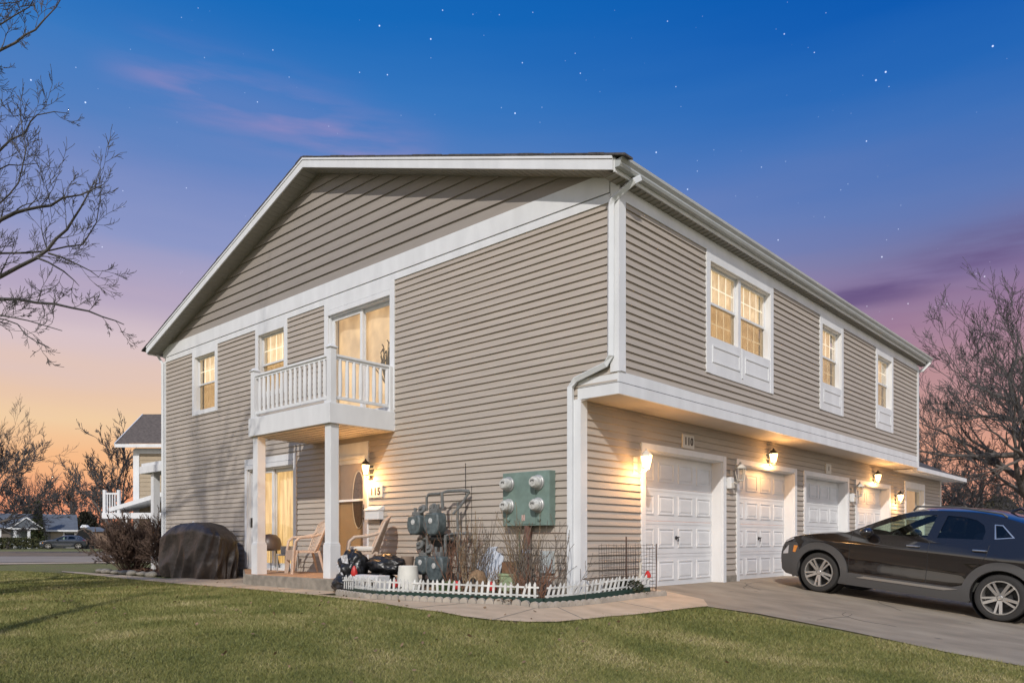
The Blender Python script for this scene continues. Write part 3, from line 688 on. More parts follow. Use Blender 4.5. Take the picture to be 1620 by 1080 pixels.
# ------------------------------------------------------------------ bare winter trees
BARK = mat('bark', (.115, .10, .088), .95, var=.35, scale=6, bump=.8, bscale=25)
TWIG = mat('twigs', (.092, .088, .086), .95, var=.35, scale=3)
TWIGR = mat('red brown twigs', (.15, .10, .074), .95, var=.35, scale=3)
class Tree:
    def __init__(s, seed): s.r = random.Random(seed); s.thick = []; s.thin = []
    def seg(s, a, b, r0, r1): (s.thick if r0 > .035 else s.thin).append((a[0], a[1], a[2], b[0], b[1], b[2], r0, r1))
    def grow(s, p, d, ln, r, lv, up=.04, wig=.16, ratio=.62, nch=4, spread=.75, rmin=.004, steps=None):
        rr = s.r; n = steps or max(3, int(5+lv)); st = ln/n; p = Vector(p); d = Vector(d).normalized()
        kids = []
        for i in range(n):
            d = (d+Vector((rr.gauss(0, wig), rr.gauss(0, wig), rr.gauss(0, wig)+up))).normalized()
            q = p+d*st; ra = r*(1-.75*i/n); rb = r*(1-.75*(i+1)/n)
            s.seg(p, q, max(ra, rmin), max(rb, rmin)); p = q
            if i >= max(1, n*.22): kids.append((p.copy(), d.copy(), rb, i/n))
        if lv <= 0: return
        m = nch if lv > 1 else nch+1
        for k in range(m):
            q, dd, rb, t = kids[min(len(kids)-1, int((k+.5+rr.uniform(-.4, .4))*len(kids)/m))]
            ax = Vector((rr.gauss(0, 1), rr.gauss(0, 1), rr.gauss(0, 1))); ax = (ax-dd*ax.dot(dd)).normalized()
            nd = (dd*math.cos(spread)+ax*math.sin(spread)).normalized()
            s.grow(q, nd, ln*ratio*rr.uniform(.7, 1.15)*(1-.35*t), max(rb*.72, rmin), lv-1, up, wig*1.08, ratio, nch, spread*rr.uniform(.8, 1.1), rmin)
        s.grow(p, d, ln*ratio, max(r*.28, rmin), lv-1, up, wig, ratio, nch, spread, rmin)
    def mesh(s, segs, name, m, parent, n):
        if not segs: return
        A = np.array(segs); a, b = A[:, :3], A[:, 3:6]; d = b-a; L_ = np.linalg.norm(d, axis=1, keepdims=True); d = d/np.maximum(L_, 1e-9)
        b = b+d*np.minimum(A[:, 7:8]*.5, L_*.2)
        u = np.where(np.abs(d[:, 2:3]) < .9, np.array([[0, 0, 1.]]), np.array([[1., 0, 0]])); x = np.cross(d, u); x /= np.linalg.norm(x, axis=1, keepdims=True); y = np.cross(d, x)
        k = len(A); v = np.zeros((k, 2*n, 3))
        for i in range(n):
            c, si = math.cos(2*math.pi*i/n), math.sin(2*math.pi*i/n); o = x*c+y*si
            v[:, i] = a+o*A[:, 6:7]; v[:, n+i] = b+o*A[:, 7:8]
        f = np.array([[i, (i+1) % n, n+(i+1) % n, n+i] for i in range(n)], np.int32)
        f = (f[None]+(np.arange(k, dtype=np.int32)*2*n)[:, None, None]).reshape(-1, 4)
        me = bpy.data.meshes.new(name); me.vertices.add(k*2*n); me.vertices.foreach_set('co', v.astype(np.float32).ravel())
        me.loops.add(f.size); me.loops.foreach_set('vertex_index', f.ravel()); me.polygons.add(len(f)); me.polygons.foreach_set('loop_start', np.arange(len(f), dtype=np.int32)*4)
        me.polygons.foreach_set('use_smooth', [True]*len(f)); me.update(); me.validate(); me.materials.append(m)
        o = bpy.data.objects.new(name, me); COL.objects.link(o); o.parent = parent; return o
    def finish(s, root, bark=None, twig=None):
        s.mesh(s.thick, 'trunk', bark or BARK, root, 8); s.mesh(s.thin, 'crown', twig or TWIG, root, 3)
def add_limb(T, pts, r0, r1, lv=2, every=1, **k):
    """a limb through given points, with side shoots all along it"""
    P = [Vector(p) for p in pts]; Q = []
    for i in range(len(P)-1):                       # Catmull-Rom
        p0 = P[max(i-1, 0)]; p1 = P[i]; p2 = P[i+1]; p3 = P[min(i+2, len(P)-1)]; m = max(2, int((p2-p1).length/.22))
        for j in range(m):
            t = j/m; Q.append(.5*((2*p1)+(p2-p0)*t+(2*p0-5*p1+4*p2-p3)*t*t+(3*p1-p0-3*p2+p3)*t**3)+Vector([T.r.gauss(0, .012) for _ in range(3)]))
    Q.append(P[-1]); n = len(Q)-1
    for i in range(n):
        ra = r0+(r1-r0)*i/n; rb = r0+(r1-r0)*(i+1)/n; T.seg(Q[i], Q[i+1], ra, rb)
        if i > n*k.get('start', .12) and i % every == 0:
            d = (Q[i+1]-Q[i]).normalized(); ax = Vector([T.r.gauss(0, 1) for _ in range(3)]); ax.z += k.get('lift', .5); ax = (ax-d*ax.dot(d)).normalized()
            a = T.r.uniform(.5, .95); nd = d*math.cos(a)+ax*math.sin(a)
            T.grow(Q[i], nd, k.get('ln', .9)*T.r.uniform(.5, 1.2)*(1-.4*i/n), max(rb*.45, .0035), lv, up=.05, wig=.13, ratio=.62, nch=4, spread=.7, rmin=.0030)
def W_(px, py, dep):                                 # a point given by bearing, height and distance
    return Vector((CAM[0]+dep*(FX+(px-810)/1211*RX), CAM[1]+dep*(FY+(px-810)/1211*RY), CAM[2]+(855-py)/1211*dep))

# big maple left of the lawn whose limbs reach in over the left edge
base = Vector((-7.6, 8.3, tz(-7.6, 8.3)))
tr = thing('bare_tree', 'large bare tree at the left edge whose limbs reach in high against the sky', 'tree', base, local=True)
T_ = Tree(12); off = lambda p: p-base
top = Vector((0, 0, 0)); tp = [Vector((0, 0, -.1)), Vector((.05, .02, 1.2)), Vector((-.02, .08, 2.4)), Vector((.1, -.05, 3.8)), Vector((.05, .1, 5.4)), Vector((.15, 0, 7.4)), Vector((.1, .1, 9.6))]
for (a, b), (ra, rb) in zip(zip(tp, tp[1:]), [(.30, .24), (.24, .22), (.22, .19), (.19, .15), (.15, .10), (.10, .05)]): T_.seg(a, b, ra, rb)
limbs = [
 (tp[2], [(-60, 500, 9.6), (0, 471, 9.6), (55, 476, 9.6), (115, 488, 9.6), (160, 499, 9.6), (196, 513, 9.7)], .065, .006, .40),
 (tp[2], [(-60, 505, 9.3), (0, 500, 9.3), (45, 507, 9.3), (98, 523, 9.3)], .04, .005, .45),
 (tp[2], [(-60, 520, 9.4), (5, 505, 9.4), (40, 530, 9.4), (78, 550, 9.4)], .03, .005, .4),
 (tp[3], [(-60, 460, 9.7), (0, 436, 9.7), (58, 408, 9.7), (90, 378, 9.7), (118, 345, 9.7), (136, 312, 9.7), (150, 285, 9.8)], .075, .006, .55),
 (tp[3], [(-40, 402, 9.9), (0, 400, 9.9), (75, 396, 9.9), (130, 382, 9.9), (152, 352, 9.9), (160, 300, 10.)], .04, .005, .5),
 (tp[3], [(60, 408, 9.7), (100, 430, 9.7), (125, 452, 9.7)], .016, .004, .4),
 (tp[3], [(72, 400, 9.7), (125, 418, 9.7), (156, 438, 9.8)], .016, .004, .4),
 (tp[3], [(-50, 380, 9.5), (0, 347, 9.5), (45, 330, 9.5), (80, 322, 9.5), (125, 308, 9.5), (163, 292, 9.6)], .085, .006, .6),
 (tp[4], [(-40, 262, 9.8), (0, 234, 9.8), (35, 210, 9.8), (60, 180, 9.8), (106, 179, 9.9)], .05, .005, .6),
 (tp[4], [(-40, 300, 10.1), (0, 268, 10.1), (30, 262, 10.1), (62, 258, 10.1)], .035, .005, .5),
 (tp[4], [(-40, 330, 9.6), (0, 322, 9.6), (30, 290, 9.6), (40, 235, 9.6), (30, 170, 9.7)], .035, .005, .5),
 (tp[5], [(-60, 110, 9.7), (0, 80, 9.7), (40, 58, 9.7), (70, 32, 9.7), (100, -8, 9.8)], .055, .006, .55),
 (tp[5], [(-60, 60, 9.9), (0, 40, 9.9), (45, 10, 9.9), (60, -30, 9.9)], .035, .005, .5),
 (tp[5], [(-60, 20, 9.9), (0, 5, 9.9), (40, -2, 9.9)], .03, .005, .5),
]
for st_, pts, r0, r1, ln in limbs:
    P = [off(W_(*p)) for p in pts]
    if pts[0][0] < 0: P = [st_]+[st_.lerp(P[0], .5)+Vector((0, 0, .15))]+P
    add_limb(T_, P, r0, r1, lv=2, every=1, ln=ln, start=.40 if pts[0][0] < 0 else .1)
for i in range(7):                                    # limbs on the sides away from the lawn
    a = 1.6+i*.55; T_.grow(tp[2+i % 4], (math.cos(a), math.sin(a), .7), 3.4, .09, 3, nch=3)
T_.finish(tr)
base = Vector((-8.7, 4.95, tz(-8.7, 4.95)))
tr = thing('bare_tree', 'slender many stemmed bare tree just outside the left edge of the view', 'tree', base, local=True); T_ = Tree(77)
for i in range(9):
    a = i*.7; T_.grow((math.cos(a)*.12, math.sin(a)*.12, -.1), (math.cos(a)*.13, math.sin(a)*.13, 1), 7.4+.5*math.sin(i*3), .085, 2, up=.03, wig=.035, ratio=.42, nch=6, spread=.42, rmin=.008, steps=12)
T_.finish(tr)

def bare_tree(name, label, base, h, seed, trunk_r, lean=(0, 0), lv=4, nl=7, spread=.7, first=.3, ratio=.66, nch=4, rmin=.01, group=None, twig=None, bias=(0, 0), wig=.13, up=.05):
    tr = thing(name, label, 'tree', base, group, local=True); T = Tree(seed); rr = T.r
    n = 8; p = Vector((0, 0, -.2)); d = Vector((lean[0], lean[1], 1)).normalized(); pts = [p]
    for i in range(n):
        d = (d+Vector((rr.gauss(0, .05), rr.gauss(0, .05), .05))).normalized(); q = p+d*(h*.62/n); ra = trunk_r*(1-.7*i/n); rb = trunk_r*(1-.7*(i+1)/n)
        if i == 0: ra *= 1.25
        T.seg(p, q, ra, rb); p = q; pts.append((q, d.copy(), rb))
    for k in range(nl):
        t = first+(1-first)*(k+.3)/nl; q, dd, rb = pts[1+min(n-1, int(t*n))]
        a = k*2.4+rr.uniform(-.4, .4); s_ = Vector((math.cos(a)+bias[0], math.sin(a)+bias[1], rr.uniform(.35, 1.2))).normalized()
        T.grow(q, s_, h*.36*rr.uniform(.8, 1.15)*(1.15-.4*t), rb*.78, lv-1, up=up, wig=wig, ratio=ratio, nch=nch, spread=spread, rmin=rmin)
    T.grow(p, d, h*.3, pts[-1][2], lv-1, up=up, wig=wig, ratio=ratio, nch=nch, spread=spread, rmin=rmin)
    T.finish(tr, twig=twig); return tr
FT = 'bare trees beyond the street'
def CP(px, dep): return CF((px-810)/1211*dep, dep)
bare_tree('bare_tree', 'wide bare tree with pale leaning limbs left of the neighbouring house', CP(212, 42), 6.2, 21, .24, lean=(-.22, .20), lv=5, nl=8, spread=.6, first=.25, rmin=.013, bias=(-.5, .5), nch=3, group=FT)
bare_tree('bare_tree', 'dense grey twiggy tree rising over the low gabled house at the far left', CP(-62, 50), 8.2, 22, .26, lv=5, nl=9, spread=.6, first=.32, rmin=.015, bias=(.5, -.4), nch=4, group=FT)
bare_tree('bare_tree', 'small bare tree with two upright stems behind the dark roofed far house', CP(107, 104), 9.2, 23, .32, lv=5, nl=10, spread=.6, first=.2, rmin=.024, nch=3, group=FT)
bare_tree('bare_tree', 'thin bare tree between the far evergreens and the grey house', CP(42, 112), 10, 24, .32, lv=5, nl=8, spread=.65, first=.35, rmin=.026, nch=3, group=FT)
bare_tree('bare_tree', 'low bare tree just right of the far parked car', CP(158, 98), 7.2, 25, .22, lv=5, nl=9, spread=.7, first=.25, rmin=.024, nch=3, group=FT)
bare_tree('bare_tree', 'fine twigged upright tree at the left edge below the maple limbs', CP(-14, 98), 15.5, 26, .26, lv=5, nl=8, spread=.5, first=.35, rmin=.014, nch=3, group=FT)
RT_ = 'bare trees behind the garages'
bare_tree('bare_tree', 'tallest bare tree on the right with limbs arching left above the eaves', CP(1672, 46), 15.5, 31, .48, lean=(-.10, .10), lv=5, nl=12, spread=.58, first=.10, rmin=.011, bias=(-.6, .65), nch=4, group=RT_)
bare_tree('bare_tree', 'bare spreading tree rising directly behind the low wing roof', CP(1466, 47), 7.4, 32, .24, lv=5, nl=9, spread=.72, first=.12, rmin=.012, nch=3, group=RT_, bias=(.2, -.2))
bare_tree('bare_tree', 'short round headed bare tree between the wing and the tallest tree', CP(1535, 52), 6.3, 33, .22, lv=5, nl=10, spread=.7, first=.1, rmin=.013, nch=3, group=RT_)
bare_tree('bare_tree', 'low bare tree at the right edge beyond the white vehicle', CP(1612, 58), 6.6, 34, .22, lv=5, nl=9, spread=.75, first=.1, rmin=.015, nch=3, group=RT_)
bare_tree('bare_tree', 'dark thicket like bare tree just past the end of the wing wall', CP(1508, 60), 5.2, 36, .2, lv=5, nl=10, spread=.8, first=.05, rmin=.018, nch=3, group=RT_)

base = Vector((-7.6, -.45, tz(-7.6, -.45)))
tr = thing('bare_tree', 'leaning bare tree just outside the left edge whose shadow crosses the lawn', 'tree', base, local=True); T_ = Tree(91)
pts = [Vector((-.5*i*(1-.0*i)+.06*math.sin(i*1.3), .19*i, 1.0*i-.1)) for i in range(9)]
for i in range(8): T_.seg(pts[i], pts[i+1], .11*(1-i/9), .11*(1-(i+1)/9))
for i in range(4, 9): T_.grow(pts[i], (math.cos(i*2.1), math.sin(i*2.1), .8), 1.5, .03, 2, nch=3, rmin=.006)
T_.finish(tr)

# evergreens: tapered crowns of many small sprays
def evergreen(label, base, h, w, seed, col, n=2600, leaf=.22, power=1., group=None, name='evergreen_tree', zb=.04):
    tr = thing(name, label, 'tree' if h > 2 else 'shrub', base, group, local=True); rr = random.Random(seed)
    m = MB(); m.tube([(0, 0, -.2), (0, 0, h*.9)], [w*.05, .02], 7); m.build('trunk', BARK, tr)
    m = MB()
    for i in range(n):
        t = rr.random()**.8; z = h*(zb+(1-zb)*t); a = rr.uniform(0, 6.283); prof = (1-t)**power*min(1, t*6+.35)
        r = w*.5*prof*(rr.random()**.4)*(1+.22*math.sin(a*3+z*2.1)+.15*math.sin(z*7+a)); c = Vector((r*math.cos(a), r*math.sin(a), z))
        d = Vector((math.cos(a)+rr.gauss(0, .5), math.sin(a)+rr.gauss(0, .5), rr.gauss(.5, .5))).normalized(); s_ = d.cross(Vector((rr.gauss(0, 1), rr.gauss(0, 1), rr.gauss(0, 1)))).normalized()
        l = leaf*rr.uniform(.5, 1.2); m.add([c-s_*l*.28, c+s_*l*.28, c+d*l], [(0, 1, 2)])
    m.build('crown', mat('foliage '+str(seed), col, .9, var=.35, scale=2.), tr); return tr
EV = 'evergreens between the far houses'
evergreen('narrow dark green conifer with a pointed top between the two far houses', CP(60, 86), 5.1, 1.5, 41, (.05, .062, .022), group=EV, leaf=.4)
evergreen('shorter broad green conifer left of the pointed one', CP(43, 95), 4.9, 2.6, 42, (.065, .068, .028), group=EV, leaf=.4)
evergreen('dark rounded evergreen behind the right end of the far roof', CP(136, 97), 4.4, 4.2, 43, (.03, .03, .018), group=EV, leaf=.45, power=.45)
evergreen('clipped olive green hedge in front of the far left porch', CP(14, 79), 1.15, 6.2, 44, (.05, .052, .016), n=1800, leaf=.3, power=.2, name='hedge')
evergreen('soft green brown conifer behind the white vehicle on the right', CP(1582, 66), 4.4, 5., 45, (.075, .07, .03), n=3200, leaf=.45, power=.5)
evergreen('dark broad shrub past the end of the wing wall', CP(1500, 42), 1.9, 3.2, 46, (.05, .045, .03), n=1800, leaf=.25, power=.35, name='shrub')

# dormant shrub at the corner of the house: many upright stems dividing into fine red brown twigs
def twig_shrub(label, base, h, w, seed, stems, rmin=.004, col=None):
    tr = thing('bare_shrub', label, 'shrub', base, local=True); T = Tree(seed); rr = T.r
    for i in range(stems):
        a = rr.uniform(0, 6.283); rad = rr.random()**.6; d = Vector((math.cos(a)*rad*w/h*.9, math.sin(a)*rad*w/h*.9, 1))
        p = Vector((math.cos(a)*rad*w*.16, math.sin(a)*rad*w*.16, 0)); T.grow(p, d, h*rr.uniform(.5, .66)*(1-.22*rad), .012, 3, up=.03, wig=.12, ratio=.5, nch=4, spread=.5, rmin=rmin)
    T.mesh(T.thick+T.thin, 'twigs', col or TWIGR, tr, 3); return tr
twig_shrub('dense rounded reddish brown bare shrub left of the porch corner', (-.05, 14.6, tz(0, 14.6)-.05), 1.60, 1.40, 51, 125, .0062)
twig_shrub('looser upright bare shrub beside the house corner, right of the dense one', (.25, 13.35, tz(0, 13.3)-.05), 1.60, .95, 52, 46, .0060)

# ------------------------------------------------------------------ vehicles (x backwards from the nose, y to the car's right, z up)
PAINT = mat('black car paint', (.010, .008, .0075), .10, coat=1., spec=.5)
CLAD = mat('grey cladding', (.075, .074, .074), .45, bump=.08, bscale=400)
CHROME = mat('brushed silver', (.62, .61, .59), .28, metal=.9)
ALLOY = mat('alloy', (.50, .485, .46), .32, metal=.75)
TYRE = mat('tyre', (.028, .027, .026), .8, bump=.15, bscale=80)
INTER = mat('car interior', (.045, .045, .04), .8)
CGL = glass('car glass', (.80, .92, .82), .85, .01, .06); CGD = glass('dark car glass', (.14, .16, .18), .6, .02, .06)
LENS = mat('headlamp lens', (.62, .62, .64), .15, coat=1.); AMBER = mat('amber lens', (.75, .28, .05), .2, coat=1.); REDL = mat('red lens', (.30, .012, .010), .2, coat=1.)
def ysurf(x, z):
    f = 1-.27*max(0, (.85-x)/.85)**2.2-.20*max(0, (x-3.3)/.9)**2.2
    y = .895*f
    if z < .5: y -= .035*((.5-z)/.3)**2
    if z > .90:
        t = z-.90; y -= .52*t*t/(t+.10)
    y += .016*math.exp(-((z-.86)/.05)**2)-.014*math.exp(-((z-.60)/.13)**2)*ss(1.1, 1.5, x)*(1-ss(2.9, 3.2, x))
    y += .02*math.exp(-((x-3.5)/.45)**2-((z-.78)/.2)**2)+.015*math.exp(-((x-.86)/.4)**2-((z-.8)/.15)**2)
    return y
def arch(cx, r=.375, a0=200, a1=-20, n=22): return [(cx+r*math.cos(R(a0+(a1-a0)*i/n)), .335+r*math.sin(R(a0+(a1-a0)*i/n))) for i in range(n+1)]
TOPL = [(.13, .30), (.09, .42), (.075, .55), (.10, .68), (.16, .77), (.28, .85), (.5, .915), (.75, .962), (1.0, .995), (1.22, 1.03), (1.40, 1.105), (1.6, 1.21), (1.85, 1.335), (2.1, 1.425), (2.35, 1.475), (2.7, 1.50), (3.1, 1.50), (3.45, 1.445), (3.70, 1.372), (3.87, 1.255), (3.99, 1.12), (4.08, 1.0), (4.14, .92), (4.18, .80), (4.20, .62), (4.17, .45), (4.10, .30)]
def densify(P, k=3):
    Q = []
    for i in range(len(P)-1):
        p0, p1, p2, p3 = P[max(i-1, 0)], P[i], P[i+1], P[min(i+2, len(P)-1)]
        for j in range(k):
            t = j/k; Q.append(tuple(.5*(2*b+(c-a)*t+(2*a-5*b+4*c-d)*t*t+(3*b-a-3*c+d)*t**3) for a, b, c, d in zip(p0, p1, p2, p3)))
    return Q+[P[-1]]
TOP = densify(TOPL, 3)
WF = [(1.52, 1.045), (1.70, 1.17), (1.92, 1.275), (2.16, 1.365), (2.36, 1.41), (2.52, 1.425), (2.46, 1.085)]
WR = [(2.60, 1.09), (2.66, 1.43), (2.90, 1.425), (3.06, 1.395), (3.17, 1.33), (3.21, 1.24), (3.20, 1.125)]
WQ = [(3.36, 1.155), (3.31, 1.345), (3.40, 1.345), (3.56, 1.19)]
def cuts2(x0, x1, z0, z1, s=.06): return [(0, v) for v in np.arange(x0+s/2, x1, s)]+[(1, v) for v in np.arange(z0+s/2, z1, s)]
def patch(name, outer, off, m, parent, holes=(), side=-1, rim=.03, inset=0., step=.06):
    xs = [p[0] for p in outer]; zz = [p[1] for p in outer]
    bm = poly_bm(outer, holes, cuts2(min(xs), max(xs), min(zz), max(zz), step))
    for v in bm.verts:
        x, z = v.co.x, v.co.y; v.co = (x, side*(ysurf(x, z)+off), z)
    if rim:
        be = [e for e in bm.edges if e.is_boundary]; r = bmesh.ops.extrude_edge_only(bm, edges=be)
        for g in r['geom']:
            if isinstance(g, bmesh.types.BMVert): g.co.y -= side*rim
    me = bpy.data.meshes.new(name); bmesh.ops.recalc_face_normals(bm, faces=bm.faces); bm.to_mesh(me); bm.free(); me.materials.append(m)
    me.polygons.foreach_set('use_smooth', [True]*len(me.polygons))
    try: me.set_sharp_from_angle(angle=R(40))
    except Exception: pass
    o = bpy.data.objects.new(name, me); COL.objects.link(o); o.parent = parent; return o
def join_bm(name, parts, m, parent):
    mb = MB()
    for o in parts:
        mb.add([v.co for v in o.data.vertices], [tuple(p.vertices) for p in o.data.polygons]); d = o.data; bpy.data.objects.remove(o); bpy.data.meshes.remove(d)
    return mb.build(name, m, parent, smooth=True)
def make_car(label, loc, group=None):
    car = thing('parked_car', label, 'car', loc, group, local=True)
    def sidepoly(): return [(.45, .21)]+arch(.86)+[(1.30, .215), (3.06, .215)]+arch(3.52)+[(3.95, .27)]+[p for p in TOP[::-1]]
    parts = [patch('body', sidepoly(), 0, PAINT, car, (WF, WR, WQ), s, 0) for s in (-1, 1)]
    U = [-1, -.96, -.90, -.84, -.6, -.3, 0, .3, .6, .84, .90, .96, 1]
    def tp(x, z, u):
        w = ysurf(x, z); cr = .075 if x > 2.0 and z > 1.3 else (.055 if .25 < x < 3.7 else .02); cr *= (1 if z > .85 else 0)
        b = .10*max(0, min(1, (.75-x)/.6)) if x < 2 else -.07*max(0, min(1, (x-3.5)/.5))
        q = 1-abs(u)**2.4; return (x-b*q, u*w, z+cr*(1-abs(u)**2.2))
    mb = MB(); g1 = MB(); g2 = MB(); nu = len(U)
    for i in range(len(TOP)-1):
        (x0, z0), (x1, z1) = TOP[i], TOP[i+1]; xm = (x0+x1)/2
        for j in range(nu-1):
            q = [tp(x0, z0, U[j]), tp(x0, z0, U[j+1]), tp(x1, z1, U[j+1]), tp(x1, z1, U[j])]; um = (U[j]+U[j+1])/2
            if 1.26 < xm < 2.12 and abs(um) < .9: g1.add([(a, b, c-.012) for a, b, c in q], [(0, 1, 2, 3)])
            elif 3.66 < xm < 4.02 and abs(um) < .84: g2.add([(a-.012, b, c) for a, b, c in q], [(0, 1, 2, 3)])
            else: mb.add(q, [(0, 1, 2, 3)])
    parts.append(mb.build('t', PAINT)); body = join_bm('body', parts, PAINT, car)
    bm = bmesh.new(); bm.from_mesh(body.data); bmesh.ops.remove_doubles(bm, verts=bm.verts, dist=.004); bmesh.ops.recalc_face_normals(bm, faces=bm.faces); bm.to_mesh(body.data); bm.free()
    g1.build('windscreen', CGL, car, smooth='all'); g2.build('rear_window', CGD, car, smooth='all')
    for s in (-1, 1):
        for w_, m in ((WF, CGL), (WR, CGD), (WQ, CGD)): patch('side_window', w_, -.010, m, car, (), s, 0)
        e = [(1.0, .0)]
        q = [(3.348, 1.145), (3.298, 1.355), (3.405, 1.355), (3.585, 1.187)]
        patch('window_trim', q, .004, CHROME, car, ([(3.364, 1.16), (3.314, 1.342), (3.399, 1.342), (3.556, 1.193)],), s, .01)
        # wheel-arch and sill cladding
        for cx in (.86, 3.52):
            o_ = arch(cx, .50, 196, -14, 26); i_ = arch(cx, .385, 196, -16, 26)
            o_ = [(max(x, .105), z) for x, z in o_]
            patch('wheel_arch', o_+i_[::-1], .026, CLAD, car, (), s, .05, step=.05)
        patch('sill_cladding', [(1.20, .20), (3.14, .20), (3.06, .36), (3.16, .52), (3.10, .47), (2.90, .395), (1.35, .40), (1.25, .36)], .022, CLAD, car, (), s, .05)
        patch('silver_strip', [(1.50, .335), (2.80, .335), (2.98, .375), (2.75, .375), (1.62, .372)], .030, CHROME, car, (), s, .012)
        patch('front_bumper', [(.125, .30), (.22, .235), (.46, .215), (.52, .40), (.50, .62), (.42, .79), (.15, .76), (.085, .55)], .012, CLAD, car, ([(.13, .56), (.12, .70), (.25, .73), (.25, .58)],), s, .02, step=.04)
        patch('headlight', [(.125, .555), (.115, .705), (.255, .735), (.255, .575)], .008, LENS, car, (), s, .02, step=.04)
        patch('side_marker', [(.355, .62), (.37, .735), (.45, .735), (.41, .62)], .020, AMBER, car, (), s, .01)
        patch('daytime_light', [(.165, .80), (.35, .865), (.36, .845), (.19, .775)], .006, LENS, car, (), s, .01, step=.04)
        patch('rear_light', [(3.98, .95), (3.86, 1.0), (4.02, 1.03), (4.1, .95)], .008, REDL, car, (), s, .02, step=.04)
        for x, z in ((2.30, .930), (3.20, .965)):
            y = s*(ysurf(x, z)+.03); k = MB(); k.tube([(x-.09, y-s*.035, z), (x-.08, y, z), (x+.08, y, z+.005), (x+.09, y-s*.035, z+.005)], .012, 6); k.build('door_handle', CHROME, car, smooth=True)
        k = MB(); zz = [.25+.05*i for i in range(17)]
        for line in ([(1.345+.0*z, z) for z in zz if z < 1.06], [(2.53-.02*(z-.25), z) for z in zz if z < 1.1], [(3.0+.30*ss(.45, .95, z), z) for z in zz if z > .5 and z < 1.12]):
            k.tube([(x, s*(ysurf(x, z)+.0005), z) for x, z in line], .004, 4)
        k.build('door_gap', BLACKP, car)
        k = MB(); M = Matrix.Translation((1.63, s*1.0, 1.075)) @ Matrix.Diagonal((.10, .12, .075, 1))
        b2 = bmesh.new(); bmesh.ops.create_uvsphere(b2, u_segments=14, v_segments=8, radius=1); k.add([M @ v.co for v in b2.verts], [tuple(v.index for v in f.verts) for f in b2.faces]); b2.free()
        k.tube([(1.62, s*.84, 1.03), (1.62, s*.95, 1.05)], .03, 8); k.build('mirror', PAINT, car, smooth=True)
        k = MB(); k.tube([(2.15, s*.62, 1.47), (2.2, s*.62, 1.535), (2.8, s*.63, 1.565), (3.35, s*.60, 1.515), (3.42, s*.60, 1.47)], .016, 6); k.build('roof_rail', CLAD, car, smooth=True)
        for cx in (.86, 3.52):
            yo = s*(.885 if cx > 2 else .865)
            M = Matrix.Translation((cx, yo, .335)) @ Matrix.Rotation(R(90)*s, 4, 'X')       # local z points inwards
            k = MB(); k.lathe([(.235, .005), (.25, -.002), (.29, -.008), (.318, .002), (.333, .03), (.335, .11), (.333, .19), (.31, .22), (.235, .215)], M, 48); wh = k.build('wheel', TYRE, car, smooth=True)
            k = MB(); k.lathe([(.243, .0), (.240, -.012), (.226, -.012), (.218, .01), (.214, .10), (.21, .19)], M, 48)
            for a in range(5):
                for d in (-1, 1):
                    an = 2*math.pi*a/5+R(90)
                    c0 = Vector((math.cos(an+d*.30)*.045, math.sin(an+d*.30)*.045, .02)); c1 = Vector((math.cos(an+d*.17)*.228, math.sin(an+d*.17)*.228, -.004))
                    k.bar(M @ c0, M @ c1,   .040 if d < 0 else .028, .030, up=M.to_3x3() @ Vector((0, 0, 1)))
            k.lathe([(0, .0), (.03, .0), (.045, .012), (.06, .04), (.06, .1)], M, 20); k.build('rim', ALLOY, wh, smooth=True)
            k = MB(); k.lathe([(.15, .065), (.15, .08), (.04, .08)], M, 24); k.lathe([(0, .13), (.215, .13)], M, 24); k.build('brake_disc', DARK, wh)
            k = MB(); k.lathe([(.378, .02), (.378, .30), (0, .30)], M, 24); k.build('wheel_well', BLACKP, car)
    k = MB(); k.box(.5, 3.9, -.70, .70, .22, .34); k.build('underbody', BLACKP, car)
    k = MB(); k.box(1.45, 3.7, -.80, .80, .36, .50); k.box(1.36, 1.66, -.76, .76, .70, 1.02); k.tube([(1.80+.05*math.sin(a), -.36+.18*math.cos(a), .95+.17*math.sin(a)) for a in [i*math.pi/8 for i in range(17)]], .014, 6, False); k.build('dashboard', INTER, car)
    for y in (-.37, .37):
        for x in (2.25, 3.05):
            k = MB(); M = Matrix.Translation((x, y, .5)) @ Matrix.Rotation(R(14), 4, 'Y'); k.box(-.48, .05, -.24, .24, .05, .22, M); k.box(-.02, .13, -.24, .24, .15, .68, M); k.box(0, .09, -.12, .12, .72, .90, M); k.build('seat', INTER, car, bevel=.03)
    k = MB(); k.box(.02, .05, -.45, .45, .50, .66); k.build('grille', BLACKP, car)
    k = MB(); k.tube([(3.3, 0, 1.55), (3.42, 0, 1.61), (3.5, 0, 1.57)], [.03, .02, .01], 6); k.build('antenna', PAINT, car)
    return car
car = make_car('black compact crossover parked nose in at the garages, with grey wheel arches and silver rims', (0, 0, 0))
yaw = R(5.5)
ex = Vector((-math.sin(yaw), -math.cos(yaw), 0)); ex.z = .108*ex.y*1.0; ex.normalize()
ey = Vector((math.cos(yaw), -math.sin(yaw), 0)); ez = ex.cross(ey); ey = ez.cross(ex)
M = Matrix((ex, ey, ez)).transposed().to_4x4()
nearw = Vector((4.72, -1.34, 0)); nearw.z = tz(nearw.x, nearw.y)+.012
M.translation = nearw-(M.to_3x3() @ Vector((.86, -.875, 0)))
car.matrix_world = M; car.rotation_mode = 'QUATERNION'; car.location = M.translation; car.rotation_quaternion = M.to_quaternion()
def repaint(root, m_from, m_to):
    for o in root.children_recursive:
        if o.type == 'MESH' and o.data.materials and o.data.materials[0] == m_from:
            o.material_slots[0].link = 'OBJECT'; o.material_slots[0].material = m_to
p = CP(88, 80); far = dup(car, (0, 0, 0), 0, 'small dark grey blue hatchback parked side on in front of the far house')
